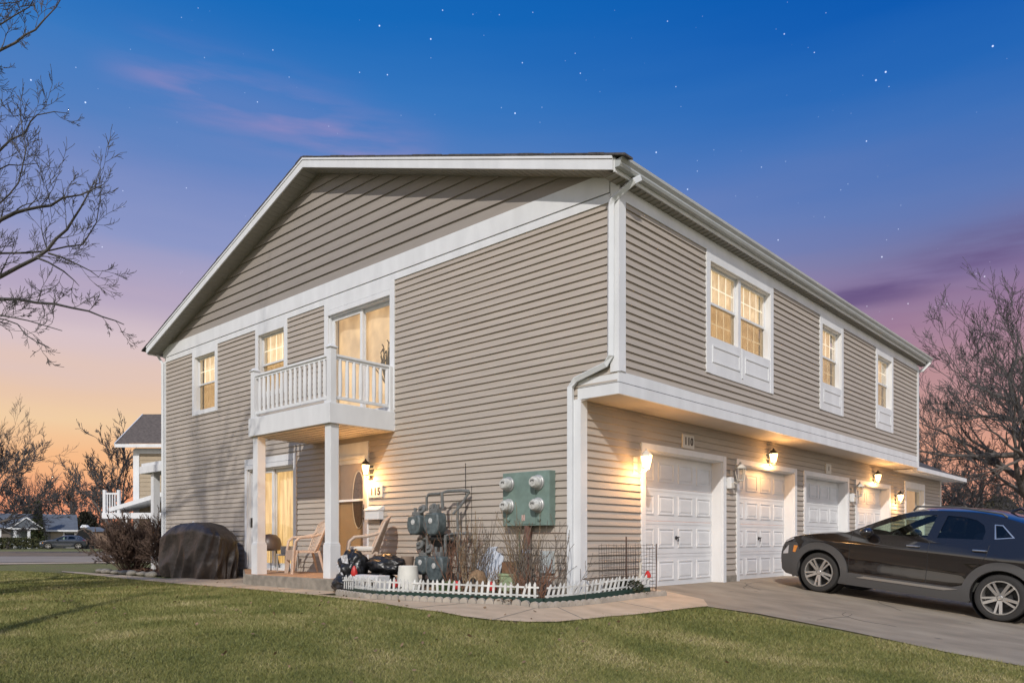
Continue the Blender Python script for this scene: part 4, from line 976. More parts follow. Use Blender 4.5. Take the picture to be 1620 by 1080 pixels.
far.rotation_mode = 'XYZ'; far.rotation_euler = (0, 0, math.atan2(RY, RX)+R(24)); far.location = Vector((p.x-RX*2.0, p.y-RY*2.0-.9, tz(p.x, p.y)+.05)); far.scale = (1.03, 1, .90)
repaint(far, PAINT, mat('slate car paint', (.030, .036, .048), .3, coat=1.)); repaint(far, CLAD, mat('slate car paint', (.06, .07, .085), .3))
p = CP(1612, 27); wc = dup(car, (0, 0, 0), 0, 'white tall vehicle parked beyond the black car, only its roof and glass showing')
wc.rotation_mode = 'XYZ'; wc.rotation_euler = (0, 0, math.atan2(RY, RX)); wc.location = Vector((p.x-RX*1.4, p.y-RY*1.4, tz(p.x, p.y)+.16)); wc.scale = (1.15, 1, 1.07)
repaint(wc, PAINT, mat('white car paint', (.62, .62, .61), .3, coat=1.))

# ------------------------------------------------------------------ neighbouring house and the far houses
SID2 = mat('tan siding', (.36, .29, .20), .7, var=.05, scale=2, bump=.1)
SHING2 = mat('brown shingle', (.12, .097, .080), .95, var=.3, scale=9, bump=.5, bscale=30)
def frameN(lat0, dep0):
    o = CF(lat0, dep0)
    def f(u, w, z): return Vector((o.x+RX*u-FX*w, o.y+RY*u-FY*w, z))
    return f
f = frameN(-17.25, 35); b0 = f(0, 0, tz(*f(0, 0, 0)[:2]))
nb = thing('neighbour_house', 'two storey tan house with brown hip roof behind the left corner of the main building', 'house', b0)
siding(f, 0, 10, -.2, 4.95, (), .20, 0, .02).build('wall', SID2, nb)
m = MB(); m.add([f(0, 0, -.2), f(0, -9, -.2), f(0, -9, 4.9), f(0, 0, 4.9)], [(0, 1, 2, 3)]); m.build('wall', SID2, nb)
m = MB(); lbox(m, f, -.05, .22, 0, .05, -.2, 4.9); m.build('corner_board', WHITE, nb)
m = MB(); lbox(m, f, 0, 10, 0, .04, 4.7, 4.93); m.build('frieze_board', WHITE, nb)
m = MB()
e = [f(-.65, .5, 5.10), f(11, .5, 5.10), f(11, -3.2, 7.1), f(-1.15, -3.2, 7.03), f(-.9, -9, 5.1), f(11, -9, 5.1)]
m.add(e, [(0, 1, 2, 3), (3, 2, 5, 4)]); nrf = m.build('roof', SHING2, nb)
m = MB(); lbox(m, f, -.65, 11, .46, .52, 4.93, 5.08); m.bar(f(-.66, .5, 5.04), f(-1.17, -3.2, 6.97), .04, .16); m.build('fascia', WHITE, nrf)
m = MB(); lbox(m, f, -.7, 9, 0, 1.5, 1.70, 1.95); bal = m.build('balcony', WHITE, nb)
m = MB()
for u in (-.62, .0): lbox(m, f, u-.06, u+.06, 1.35, 1.47, 1.95, 2.95)
lbox(m, f, -.62, 0, 1.38, 1.44, 2.75, 2.83)
for i in range(5): lbox(m, f, -.52+i*.11, -.48+i*.11, 1.39, 1.43, 1.95, 2.75)
m.build('railing', WHITE, bal)
m = MB(); m.add([f(-.4, 1.5, 1.98), f(-.4, 1.5, 2.16), f(3.4, 1.5, 3.3), f(3.4, 1.5, 3.1), f(-.4, 0, 1.98), f(-.4, 0, 2.16), f(3.4, 0, 3.3), f(3.4, 0, 3.1)], [(0, 1, 2, 3), (4, 5, 6, 7), (1, 2, 6, 5), (0, 3, 7, 4), (0, 1, 5, 4)]); m.build('porch_roof', WHITE, nb)
for u in (.25, 2.4):
    m = MB(); lbox(m, f, u-.1, u+.1, 1.2, 1.4, -.2, 1.7); m.build('porch_column', WHITE, nb)
m = MB(); lbox(m, f, .5, 2.2, -.02, .02, -.1, 1.6); m.build('door', mat('porch opening shade', (.05, .045, .04), .5), nb)  # dark panel stands in for the shaded opening under the porch

def frameV(px0, px1, dep):                         # a frame turned to face along its own bearing
    k0, k1 = (px0-810)/1211, (px1-810)/1211; o = CF(k0*dep, dep); d = Vector((FX+k0*RX, FY+k0*RY, 0)).normalized(); u_ = Vector((d.y, -d.x, 0))
    w = (math.atan(k1)-math.atan(k0))*dep*math.sqrt(1+k0*k0)
    return (lambda u, w_, z: Vector((o.x+u_.x*u-d.x*w_, o.y+u_.y*u-d.y*w_, z))), w
def far_house(label, px0, px1, dep, zr, ze, wallc, roofc, dset, group=None):
    f, w = frameV(px0, px1, dep); g = tz(*f(0, 0, 0)[:2])
    h = thing('far_house', label, 'house', f(0, 0, g), group)
    m = MB(); lbox(m, f, 0, w, -7, 0, g-.1, ze); m.build('wall', wallc, h)
    m = MB(); ro = .35; rr_ = [f(-ro, .5, ze), f(w+ro, .5, ze), f(w+ro, -3.5, zr), f(-ro, -3.5, zr), f(-ro, -7.5, ze), f(w+ro, -7.5, ze)]
    m.add(rr_, [(0, 1, 2, 3), (3, 2, 5, 4), (0, 3, 4), (1, 2, 5)]); r = m.build('roof', roofc, h)
    m = MB(); lbox(m, f, -ro, w+ro, .5, .56, ze-.16, ze+.04); m.build('fascia', WHITE, r)
    return h, f, w, g
BW = mat('pale blue siding', (.25, .29, .32), .7, var=.05); GR = mat('grey roof', (.11, .125, .145), .95, var=.2, scale=1.2)
h, f, w, g = far_house('low pale blue far house with a gabled porch at the left edge', -40, 59, 84, 3.9, 2.15, BW, GR, 0)
m = MB(); m.add([f(w-2.6, 2.0, 2.15), f(w+.3, 2.0, 2.15), f(w-1.15, 2.0, 3.3), f(w-2.6, -2, 2.15), f(w+.3, -2, 2.15), f(w-1.15, -3.0, 3.3)], [(0, 1, 2), (0, 2, 5, 3), (1, 4, 5, 2)]); m.build('porch_gable', GR, h)
m = MB(); m.bar(f(w-2.7, 2.05, 2.1), f(w-1.15, 2.05, 3.32), .08, .14); m.bar(f(w-1.15, 2.05, 3.32), f(w+.4, 2.05, 2.1), .08, .14); lbox(m, f, w-5.5, w+.3, 1.95, 2.05, 1.98, 2.12); m.build('porch_trim', WHITE, h)
for u in (w-5.3, w-3.6, w-2.2, w-.9):
    m = MB(); lbox(m, f, u-.14, u+.14, 1.7, 1.98, g-.1, 2.0); m.build('porch_column', WHITE, h)
m = MB(); lbox(m, f, w-4.9, w-2.5, .0, .05, g, 1.9); m.build('garage_door', mat('brown grey door', (.17, .15, .13), .7), h)
m = MB(); lbox(m, f, w-6.6, w-6.2, 0, .05, .5, 1.3); m.build('window', mat('dark window', (.02, .022, .03), .2), h)
h, f, w, g = far_house('low grey roofed far house behind the small parked car', 68, 118, 88, 3.9, 1.95, mat('grey siding', (.20, .20, .20), .8, var=.1), GR, 0)
m = MB(); lbox(m, f, .75, 2.0, 0, .06, g, 1.75); m.build('garage_door', mat('tan panel', (.34, .29, .22), .7, stretch=(1, 1, 1), var=.05), h)
m = MB(); lbox(m, f, 2.15, 3.1, 0, .05, .55, 1.65); wi = m.build('window', MATS['dark window'], h)
m = MB(); ring(m, f, 2.0, 3.28, .4, 1.78, .14, .05, .12); m.build('frame', WHITE, wi)
m = MB(); lbox(m, f, 3.42, 3.52, 0, .1, g, 1.8); m.build('downspout', WHITE, h)
m = MB(); lbox(m, f, 3.9, 4.3, .4, .8, 2.3, 2.6); m.lathe([(.5, 0), (.5, .12), (.32, .32), (0, .36)], Matrix.Translation(f(4.2, .4, 2.25)), 14); m.build('roof_vent', WHITE, h)
# dark arched arbour beside it
f, _ = frameV(119, 140, 82); g = tz(*f(0, 0, 0)[:2])
ar = thing('garden_arbour', 'dark arched arbour between the grey far house and the bare shrubs', 'arbour', f(0, 0, g))
m = MB(); m.prism([(0, g-.1), (0, 1.2), (.3, 1.8), (.9, 2.05), (1.5, 1.8), (1.9, 1.2), (1.9, g-.1)], lambda a, b, d: f(a, d, b), -1.5, -1.3); m.build('backing', mat('dark arch backing', (.012, .012, .012), .9), ar)  # near-black panel filling the arch from behind
m = MB(); m.tube([f(0, 0, g), f(0, 0, 1.2), f(.3, 0, 1.8), f(.9, 0, 2.05), f(1.5, 0, 1.8), f(1.9, 0, 1.2), f(1.9, 0, g)], .07, 6); m.build('arch', mat('grey timber', (.14, .12, .10), .9), ar)
f, _ = frameV(141, 180, 86); g = tz(*f(0, 0, 0)[:2])
sh = thing('garden_shed', 'tan brick coloured shed wall right of the dark arbour', 'shed', f(0, 0, g))
m = MB(); lbox(m, f, 0, 6, -3, 0, g-.1, 1.75); m.build('wall', mat('tan brick', (.24, .16, .11), .9, var=.15), sh)
m = MB(); m.add([f(-.2, .2, 1.75), f(6.2, .2, 1.75), f(6.2, -1.5, 2.3), f(-.2, -1.5, 2.3), f(-.2, -3.2, 1.75), f(6.2, -3.2, 1.75)], [(0, 1, 2, 3), (3, 2, 5, 4), (0, 3, 4), (1, 5, 2)]); m.build('roof', GR, sh)

# ------------------------------------------------------------------ wall lanterns
LG = glow('lamp glass', (1., .76, .40), 3.6)
CGLASS = glass('clear lamp glass', (1, 1, 1), .85, .05, .12)
IVORY = mat('ivory metal', (.60, .57, .50), .4)
def lantern(label, fr, u, z, w=.17, lit=True, s=1., kind='wall', power=22., metal=None, back=True):
    o = fr(u, 0, z); t = thing('wall_lantern', label, 'lantern', o, 'wall lanterns'); metal = metal or (IVORY if not lit else DARK)
    c = fr(u, w, z); T = Matrix.Translation(c) @ Matrix.Scale(s, 4)
    if back:
        m = MB(); lbox(m, fr, u-.055, u+.055, 0, .02, z-.20, z+.06); m.build('back_plate', metal, t, bevel=.004)
    m = MB(); m.tube([fr(u, .02, z-.13), fr(u, w*.6, z-.19), fr(u, w, z-.14)], .010, 6); m.build('arm', metal, t)
    m = MB(); m.lathe([(.02, -.135), (.05, -.125), (.052, -.11)], T, 6); m.lathe([(.085, .06), (.088, .07), (.05, .115), (.018, .135), (.02, .15), (.0, .17)], T, 6)
    for i in range(6):
        a = math.pi/3*i; m.bar(T @ Vector((.048*math.cos(a), .048*math.sin(a), -.11)), T @ Vector((.080*math.cos(a), .080*math.sin(a), .06)), .008)
    m.build('cage', metal, t)
    m = MB(); m.lathe([(.044, -.105), (.075, .058)], T, 6); m.build('glass', LG if lit else CGLASS, t)
    if lit:
        l = bpy.data.lights.new('lamp', 'POINT'); l.energy = power; l.color = (1, .50, .17); l.shadow_soft_size = .05
        lo = bpy.data.objects.new('lamp', l); COL.objects.link(lo); q = fr(u, w+.02, z-.20); lo.location = q; lo.parent = t; lo.matrix_parent_inverse = Matrix.Translation(-Vector(o))
        q = fr(u, w+.11, z)
        l2 = bpy.data.lights.new('lamp', 'POINT'); l2.energy = power*.36; l2.color = (1, .50, .17); l2.shadow_soft_size = .05
        lo2 = bpy.data.objects.new('lamp', l2); COL.objects.link(lo2); lo2.location = q; lo2.parent = t; lo2.matrix_parent_inverse = Matrix.Translation(-Vector(o))
    return t
lantern('lit lantern at the front door frame under the balcony', fG, 4.50, 1.96, .14)
lantern('lit white lantern at the left edge of the nearest garage door', fL, 1.30, 1.88, .20, metal=IVORY, power=18.)
lantern('lit lantern centred above the second garage door', fL, 5.83, 2.30, .12, power=17.)
lantern('lit lantern centred above the fourth garage door', fL, 11.96, 2.30, .12, power=17.)
lantern('lit lantern between the fourth garage door and the tall window', fL, 13.75, 1.88, .14, power=17.)
lantern('unlit ivory lantern between the first and second garage doors', fL, 4.33, 1.90, .18, False, 1.15)
lantern('unlit ivory lantern between the third and fourth garage doors', fL, 10.45, 1.90, .18, False, 1.15)
for u, lab in ((4.20, 'white electric box on the siding beside the first garage door'), (10.33, 'white electric box on the siding beside the third garage door')):
    t = thing('electric_box', lab, 'electric box', fL(u, 0, 1.65), 'small electric boxes'); m = MB(); lbox(m, fL, u-.055, u+.055, 0, .10, 1.62, 1.82); m.build('case', WHITE2, t, bevel=.012)
    m = MB(); lbox(m, fL, u-.045, u+.045, .10, .112, 1.63, 1.72); m.build('flap', IVORY, t, bevel=.003)
def plaque(label, fr, u0, u1, z0, z1, text, size, col=None):
    t = thing('house_number_sign', label, 'sign', fr(u0, 0, z0)); m = MB(); lbox(m, fr, u0, u1, .012, .04, z0, z1); m.build('plate', mat('sign plate', (.60, .57, .52), .6), t, bevel=.004)
    c = bpy.data.curves.new('number', 'FONT'); c.body = text; c.size = size; c.align_x = 'CENTER'; c.align_y = 'CENTER'; c.extrude = .003; c.space_character = 1.12; c.offset = .003
    to = bpy.data.objects.new('n', c); COL.objects.link(to); dg = bpy.context.evaluated_depsgraph_get(); me = bpy.data.meshes.new_from_object(to.evaluated_get(dg)); bpy.data.objects.remove(to)
    ux = (fr(1, 0, 0)-fr(0, 0, 0)); wx = fr(0, 1, 0)-fr(0, 0, 0); zx = Vector((0, 0, 1))
    if ux.cross(zx).dot(wx) < 0: ux = -ux
    Mx = Matrix((ux, zx, wx)).transposed().to_4x4(); Mx.translation = fr((u0+u1)/2, .044, (z0+z1)/2); me.transform(Mx); me.materials.clear(); me.materials.append(mat('dark numerals', (.05, .035, .03), .6))
    link('numerals', me, t)
plaque('number plate reading 110 above the nearest garage door', fL, 2.62, 2.98, 2.19, 2.41, '110', .17)
plaque('small cream number plate above the third garage door', fL, 8.72, 9.03, 2.18, 2.40, '1', .13)
plaque('number plate reading 115 right of the front door', fG, 4.17, 4.55, 1.46, 1.66, '115', .17)
t = thing('mailbox', 'white metal mailbox on the wall right of the front door', 'mailbox', fG(4.2, 0, 1.1))
m = MB(); lbox(m, fG, 4.16, 4.54, .012, .13, 1.08, 1.24); m.build('body', WHITE2, t, bevel=.01)
m = MB(); m.prism([(0.012, 1.24), (.15, 1.235), (.15, 1.25), (.012, 1.32)], lambda a, b, d: fG(d, a, b), 4.15, 4.55); m.build('lid', WHITE2, t)
m = MB(); lbox(m, fG, 4.18, 4.21, .03, .06, .98, 1.08); m.build('newspaper_hook', DARK, t)

# ------------------------------------------------------------------ electric meters on their teal cabinet, with the brown post
TEAL = mat('teal paint', (.165, .235, .205), .55, var=.12, scale=9, bump=.05)
METAL = mat('galvanised', (.40, .40, .39), .45, var=.12, metal=.3)
RUST = mat('rusty brown paint', (.15, .075, .055), .8, var=.3, scale=12, bump=.3)
t = thing('electric_meter_cabinet', 'teal cabinet with four round electric meters on the gable wall', 'meter cabinet', (0, .84, .93))
m = MB(); m.box(-.15, -.012, .41, 1.27, .93, 1.68); m.build('cabinet', TEAL, t, bevel=.006)
m = MB(); m.box(-.158, -.15, .65, 1.03, .95, 1.665); m.build('front_cover', TEAL, t, bevel=.002)
for y in (1.15, .60):
    for z in (1.52, 1.21):
        Mx = Matrix.Translation((-.15, y, z)) @ Matrix.Rotation(R(-90), 4, 'Y')
        m = MB(); m.lathe([(.105, 0), (.105, .02), (.092, .03), (.092, .05), (.085, .055)], Mx, 26); k = m.build('meter', METAL, t, smooth=True)
        m = MB(); m.lathe([(.085, .05), (.08, .11), (.06, .135), (0, .14)], Mx, 24); m.build('glass_cover', mat('meter glass', (.50, .50, .47), .12, var=.25, scale=30), k, smooth=True)
        m = MB(); m.box(-.289, -.283, y-.03, y+.03, z+.0, z+.035); m.build('dial', mat('dim dial', (.12, .12, .11), .4), k)
m = MB(); m.lathe([(.03, 0), (.03, .02), (0, .03)], Matrix.Translation((-.15, 1.15, 1.02)) @ Matrix.Rotation(R(-90), 4, 'Y'), 12); m.lathe([(.03, 0), (.03, .02), (0, .03)], Matrix.Translation((-.15, .58, 1.02)) @ Matrix.Rotation(R(-90), 4, 'Y'), 12); m.build('knock_out', TEAL, t)
m = MB(); m.box(-.162, -.158, .84, .90, 1.00, 1.08); m.build('warning_label', mat('pink label', (.55, .38, .34), .6), t)
t = thing('conduit_post', 'rusty brown conduit post rising under the teal meter cabinet', 'post', (-.12, .84, -.05))
m = MB(); m.tube([(-.10, .84, .93), (-.10, .84, .82), (-.12, .84, .7), (-.13, .84, -.05)], [.05, .055, .06, .07], 12); m.build('pipe', RUST, t, smooth=True)
m = MB(); m.tube([(-.04, .9, .93), (-.04, .9, .0)], .012, 6); m.tube([(-.04, 1.05, .93), (-.04, 1.04, .0)], .010, 6); m.build('wires', mat('green wire', (.12, .15, .09), .7), t)
m = MB(); m.tube([(-.130, .84, .55), (-.13, .84, .60)], .068, 12); m.build('band', mat('tape', (.35, .36, .42), .5), t)

# ------------------------------------------------------------------ gas meters
GASM = mat('grey gas meter paint', (.085, .108, .112), .5, var=.35, scale=14, bump=.15); GPIPE = mat('grey pipe', (.14, .145, .14), .6, var=.2, scale=20)
t = thing('gas_meter_rack', 'rack of grey gas meters with bent pipes on the wall behind the white bucket', 'gas meters', (-.3, 2.6, -.05))
def gmeter(y, z, x=-.34, s=1.):
    m = MB(); Mx = Matrix.Translation((x, y, z)) @ Matrix.Rotation(R(-90), 4, 'Y') @ Matrix.Diagonal((1, 1, 1, 1))
    pr = [(0, .09), (.08, .085), (.115, .06), (.13, .02), (.13, -.05), (.11, -.09), (0, -.10)]
    m.prism([(a*s, b*s) for a, b in ((-.11, .13), (.11, .13), (.135, .08), (.14, -.02), (.125, -.10), (.075, -.16), (-.075, -.16), (-.125, -.10), (-.14, -.02), (-.135, .08))], lambda a, b, d: Vector((x+d, y+a, z+b)), -.10, .09); k = m.build('meter', GASM, t, smooth=True, bevel=.028)
    m = MB(); m.box(x-.05, x+.05, y-.085, y+.085, z+.12*s, z+.18*s); m.build('top_block', GPIPE, k, bevel=.008)
    m = MB(); m.tube([(x-.085, y+.14*s*math.cos(q), z-.01+.145*s*math.sin(q)) for q in [i*math.pi/12 for i in range(25)]], .007, 5, False); m.build('flange', GPIPE, k)
    m = MB(); m.lathe([(.042, .08), (.042, .105), (0, .11)], Mx @ Matrix.Translation((.03, 0, 0)), 18); m.build('dial', mat('dial face', (.52, .52, .50), .3, var=.3, scale=40), k, smooth=True)
    m = MB(); m.tube([(x, y-.06, z+.15*s), (x, y-.06, z+.24*s)], .024, 8); m.build('union', GPIPE, k, smooth=True)
    m = MB(); m.tube([(x, y+.06, z+.15*s), (x, y+.06, z+.24*s)], .024, 8); m.build('union', GPIPE, k, smooth=True)
gmeter(2.90, .98, -.34, 1.05); gmeter(2.45, .99, -.38, 1.18); gmeter(2.78, .36, -.30, 1.0); gmeter(2.33, .32, -.42, 1.3)
def reg(y, z, x=-.34):
    m = MB(); Mx = Matrix.Translation((x, y, z)) @ Matrix.Rotation(R(-65), 4, 'Y'); m.lathe([(0, .06), (.03, .055), (.035, .02), (.075, .012), (.078, -.01), (.03, -.02), (.03, -.05), (0, -.055)], Mx, 20); m.build('regulator', GPIPE, t, smooth=True)
reg(2.80, 1.21); reg(2.55, 1.22); reg(2.62, .60); reg(2.85, .66)
for pts, r in (([(-.30, 2.74, 1.18), (-.30, 2.74, 1.40), (-.28, 2.70, 1.44), (-.28, 2.44, 1.44)], .022), ([(-.33, 2.34, 1.2), (-.33, 2.36, 1.44), (-.25, 2.3, 1.47), (-.2, 2.05, 1.47), (-.12, 1.98, 1.46)], .026), ([(-.12, 1.98, 1.46), (-.18, 2.10, 1.25), (-.25, 2.2, 1.12)], .020),
               ([(-.30, 2.72, .45), (-.30, 2.72, .80), (-.28, 2.66, .83), (-.28, 2.40, .83)], .022), ([(-.33, 2.28, .45), (-.33, 2.28, .80), (-.22, 2.2, .83), (-.14, 1.98, .83), (-.12, 1.94, .82)], .024), ([(-.12, 1.94, .82), (-.2, 2.1, .6), (-.22, 2.2, .5)], .018),
               ([(-.22, 2.9, 1.1), (-.22, 2.9, -.05)], .026), ([(-.2, 2.15, 1.3), (-.2, 2.15, -.05)], .020), ([(-.24, 3.0, .75), (-.24, 2.2, .75)], .024)):
    m = MB(); m.tube(pts, r, 8); m.build('pipe', GPIPE, t, smooth=True)
m = MB(); m.box(-.20, -.02, 2.35, 2.75, .62, .82); m.build('bracket', mat('dark grey box', (.05, .05, .048), .7), t)
t = thing('utility_wire', 'thin dark wire running up the siding above the gas meters', 'wire', (-.03, 2.15, 1.3))
m = MB(); m.tube([(-.03, 2.14, .1), (-.035, 2.15, 1.4), (-.03, 2.16, 1.9)], .005, 5); m.tube([(-.03, 2.02, .1), (-.03, 2.03, 1.55)], .003, 5); m.build('wire', DARK, t)

# ------------------------------------------------------------------ covered barbecue
def cover():
    nA, nH = 150, 34; g = -.06; cx, cy = -.62, 9.70; hx, hy = .40, 1.30; H = 1.17; vs = []
    for j in range(nH+1):
        t = j/nH
        for i in range(nA):
            a = 2*math.pi*i/nA; c, s = math.cos(a), math.sin(a); n = 3.4
            rad = (abs(c)**n+abs(s)**n)**(-1/n)
            sc = (.55+.45*((t-.12)/.20)**.75 if t > .12 else .55) if t < .32 else 1.0-.05*(t-.32)
            if t < .12: sc = .55*(t/.12)**.5
            z = H-.03*(t/.12) if t < .12 else (H-.03-.16*((t-.12)/.2)**1.5 if t < .32 else H-.19-(H-.19)*(t-.32)/.68)
            y = s*rad*hy*sc; x = c*rad*hx*sc
            z -= .22*max(0, (abs(y)-.55))*(1 if t < .32 else max(0, 1-(t-.32)*1.6)); 
            amp = .10*max(0, t-.18)+.008
            q = a*8+1.8*math.sin(t*2.6+a*3)+t*3; dv = amp*(1.1-2*abs(math.sin(q))**.6)*(.6+.4*math.sin(a*3+1))+1.6*amp*(.5-abs(noise.noise(Vector((a*3.2+t*1.5, t*1.3, 4))))*2)
            dz = -.06*math.sin(a*2.5+1)*max(0, 1-abs(t-.3)*4)
            x += c*dv; y += s*dv
            vs.append((cx+x, cy+y, max(g, g+z+dz+.015*noise.noise(Vector((x*6, y*6, z*2))))))
    fs = [(j*nA+i, j*nA+(i+1) % nA, (j+1)*nA+(i+1) % nA, (j+1)*nA+i) for j in range(nH) for i in range(nA)]
    mb = MB(); mb.add(vs, fs)
    t = thing('barbecue_cover', 'barbecue under a slumped dark brown cover against the left end of the wall', 'covered barbecue', (cx, cy, g))
    o = mb.build('cover', mat('brown vinyl', (.034, .026, .022), .50, var=.35, scale=2.2, bump=.9, bscale=9), t, smooth='all')
    s_ = o.modifiers.new('s', 'SUBSURF'); s_.levels = s_.render_levels = 1
    m = MB(); m.lathe([(.03, 0), (.02, .02), (0, .022)], Matrix.Translation((cx-.12, cy-.05, g+H)), 8); m.build('clip', WHITE2, t)
cover()

# ------------------------------------------------------------------ porch chairs
WICK = mat('tan resin wicker', (.50, .385, .30), .6, var=.12, scale=20, bump=.2, bscale=90)
def make_chair(label):
    t = thing('patio_chair', label, 'chair', (0, 0, 0), 'resin wicker armchairs on the porch', local=True)          # faces +x
    m = MB(); m.box(-.22, .26, -.25, .25, .37, .41)
    for i in range(9): m.box(-.2+i*.052, -.17+i*.052, -.24, .24, .41, .418)
    m.build('seat', WICK, t, bevel=.012)
    m = MB(); m.prism([(.25, .41), (.27, .41), (.27, .24), (.25, .27)], lambda a, b, d: (a, d, b), -.25, .25); m.build('apron', WICK, t)
    # shell back: curved, with an arched top and openings between the strands
    b = MB(); nS = 17
    def bp(s, h):      # s -1..1 across, h 0..1 up
        return Vector((-.20-.20*h-.03+.10*s*s, s*(.25+.05*math.sin(h*2.4)), .40+.58*h*(1-.16*s*s)))
    for i in range(nS):
        s0 = -1+2*i/(nS-1); b.tube([bp(s0, h/8) for h in range(9)], .0135 if abs(s0) < .98 else .020, 5)
    for h in (.08, .2, .34, .52, .56, .74, .78, .96, 1.0): b.tube([bp(-1+2*i/14, h) for i in range(15)], .011 if h < .95 else .020, 5)
    for k in range(8): b.tube([bp(-.9+.225*k+.11*math.sin(q), .56+.18*q/5) for q in range(6)], .008, 4)
    b.build('backrest', WICK, t, smooth=True)
    for s in (-1, 1):
        a = MB(); a.tube([(.27, s*.29, .0), (.25, s*.29, .40), (.22, s*.295, .58), (.14, s*.30, .645), (-.05, s*.30, .66), (-.22, s*.28, .70), (-.30, s*.25, .76)], [.020, .024, .024, .026, .026, .022, .015], 8); a.build('arm', WICK, t, smooth=True)
        a = MB(); a.add([(.24, s*.275, .0), (.30, s*.275, .0), (.27, s*.285, .42), (.17, s*.285, .42), (.24, s*.245, .0), (.30, s*.245, .0), (.27, s*.245, .42), (.17, s*.245, .42)], [(0, 1, 2, 3), (4, 5, 6, 7), (0, 3, 7, 4), (1, 2, 6, 5)]); a.build('leg', WICK, t)
        a = MB(); a.tube([(-.30, s*.26, 0), (-.20, s*.25, .40)], [.018, .026], 8); a.build('leg', WICK, t, smooth=True)
    return t
ch = make_chair('tan wicker armchair between the sliding door and the right porch column'); ch.location = (-.45, 5.90, .134); ch.rotation_euler = (0, 0, R(160))
ch2 = dup(ch, (-.62, 3.92, .134), R(146), 'tan wicker armchair seen from the side in front of the mailbox, above the black bags')
for c_, n_ in ((ch2, 1),):
    m = MB(); m.box(-.16, .22, -.2, .2, .42, .50); cu = m.build('seat_cushion', None, None, bevel=.03); cu.data.materials.append(mat('off white cloth', (.62, .60, .56), .9, bump=.2)); cu.matrix_world = Matrix.Translation((-.62, 3.92, .134)) @ Matrix.Rotation(R(146), 4, 'Z'); tag(cu, 'off white seat cushion on the wicker chair by the mailbox', 'cushion'); cu.name = 'seat_cushion'
t = thing('kettle_grill', 'small dark brown domed kettle grill behind the left porch column', 'grill', (-.14, 7.62, .134))
m = MB(); m.lathe([(0, .80), (.12, .78), (.20, .70), (.225, .60), (.225, .50), (.19, .47), (0, .46)], Matrix.Translation((-.14, 7.62, .06)), 22); m.build('bowl', mat('brown enamel', (.085, .055, .040), .4), t, smooth=True)
m = MB()
for a in (0, 2.1, 4.2): m.tube([(-.12+.12*math.cos(a), 7.62+.12*math.sin(a), .54), (-.12+.2*math.cos(a), 7.62+.2*math.sin(a), .134)], .010, 6)
m.build('legs', DARK, t)
t = thing('side_table', 'small pale grey side table in front of the sliding door curtain', 'table', (-.25, 6.75, .134))
m = MB(); m.box(-.42, -.12, 6.6, 6.92, .44, .47); m.build('tabletop', mat('grey plastic', (.36, .35, .33), .5), t, bevel=.008)
for x in (-.40, -.14):
    for y in (6.62, 6.9):
        m = MB(); m.tube([(x, y, .44), (x, y, .134)], .010, 6); m.build('leg', mat('grey plastic', (.36, .35, .33), .5), t)
m = MB(); m.box(-.36, -.18, 6.66, 6.86, .472, .62); o = m.build('storage_box', mat('grey fabric box', (.32, .30, .27), .8, bump=.2), None, bevel=.01); tag(o, 'small grey box standing on the side table', 'box')

# ------------------------------------------------------------------ planting bed by the corner
MULCH = mat('mulch', (.10, .068, .045), .95, bump=.9, bscale=45, col2=(.20, .15, .09), scale=22)
bed = [(-.02, 3.35), (-1.55, 3.3), (-1.80, 2.2), (-1.56, .95), (-1.12, -.20), (.02, -.36), (1.2, -.50), (1.42, -.04), (-.0, -.04)]
tag(drape('soil_bed', bed, .045, MULCH, .2), kind='structure')
edge = [(-1.62, 3.2), (-1.86, 2.2), (-1.62, .92), (-1.16, -.27), (0, -.43), (1.22, -.57)]
m = MB(); tot = []
for a, b in zip(edge, edge[1:]):
    A, B = Vector((*a, 0)), Vector((*b, 0)); L_ = (B-A).length; n = int(L_/.11)
    for i in range(n):
        q = A.lerp(B, (i+.5)/n); u = (B-A).normalized(); q.z = tz(q.x, q.y)
        Mx = Matrix((u, Vector((-u.y, u.x, 0)), Vector((0, 0, 1)))).transposed().to_4x4(); Mx.translation = q+Vector((0, 0, .0))
        m.prism([(-.055, 0), (.055, 0), (.053, .045), (.035, .075), (0, .088), (-.035, .075), (-.053, .045)], lambda x, z, d, Mx=Mx: Mx @ Vector((x, d, z)), -.025, .03)
t = thing('scalloped_edging', 'row of scalloped concrete edging blocks around the planting bed', 'garden edging', (-1.2, .9, -.07)); m.build('blocks', CONC, t)
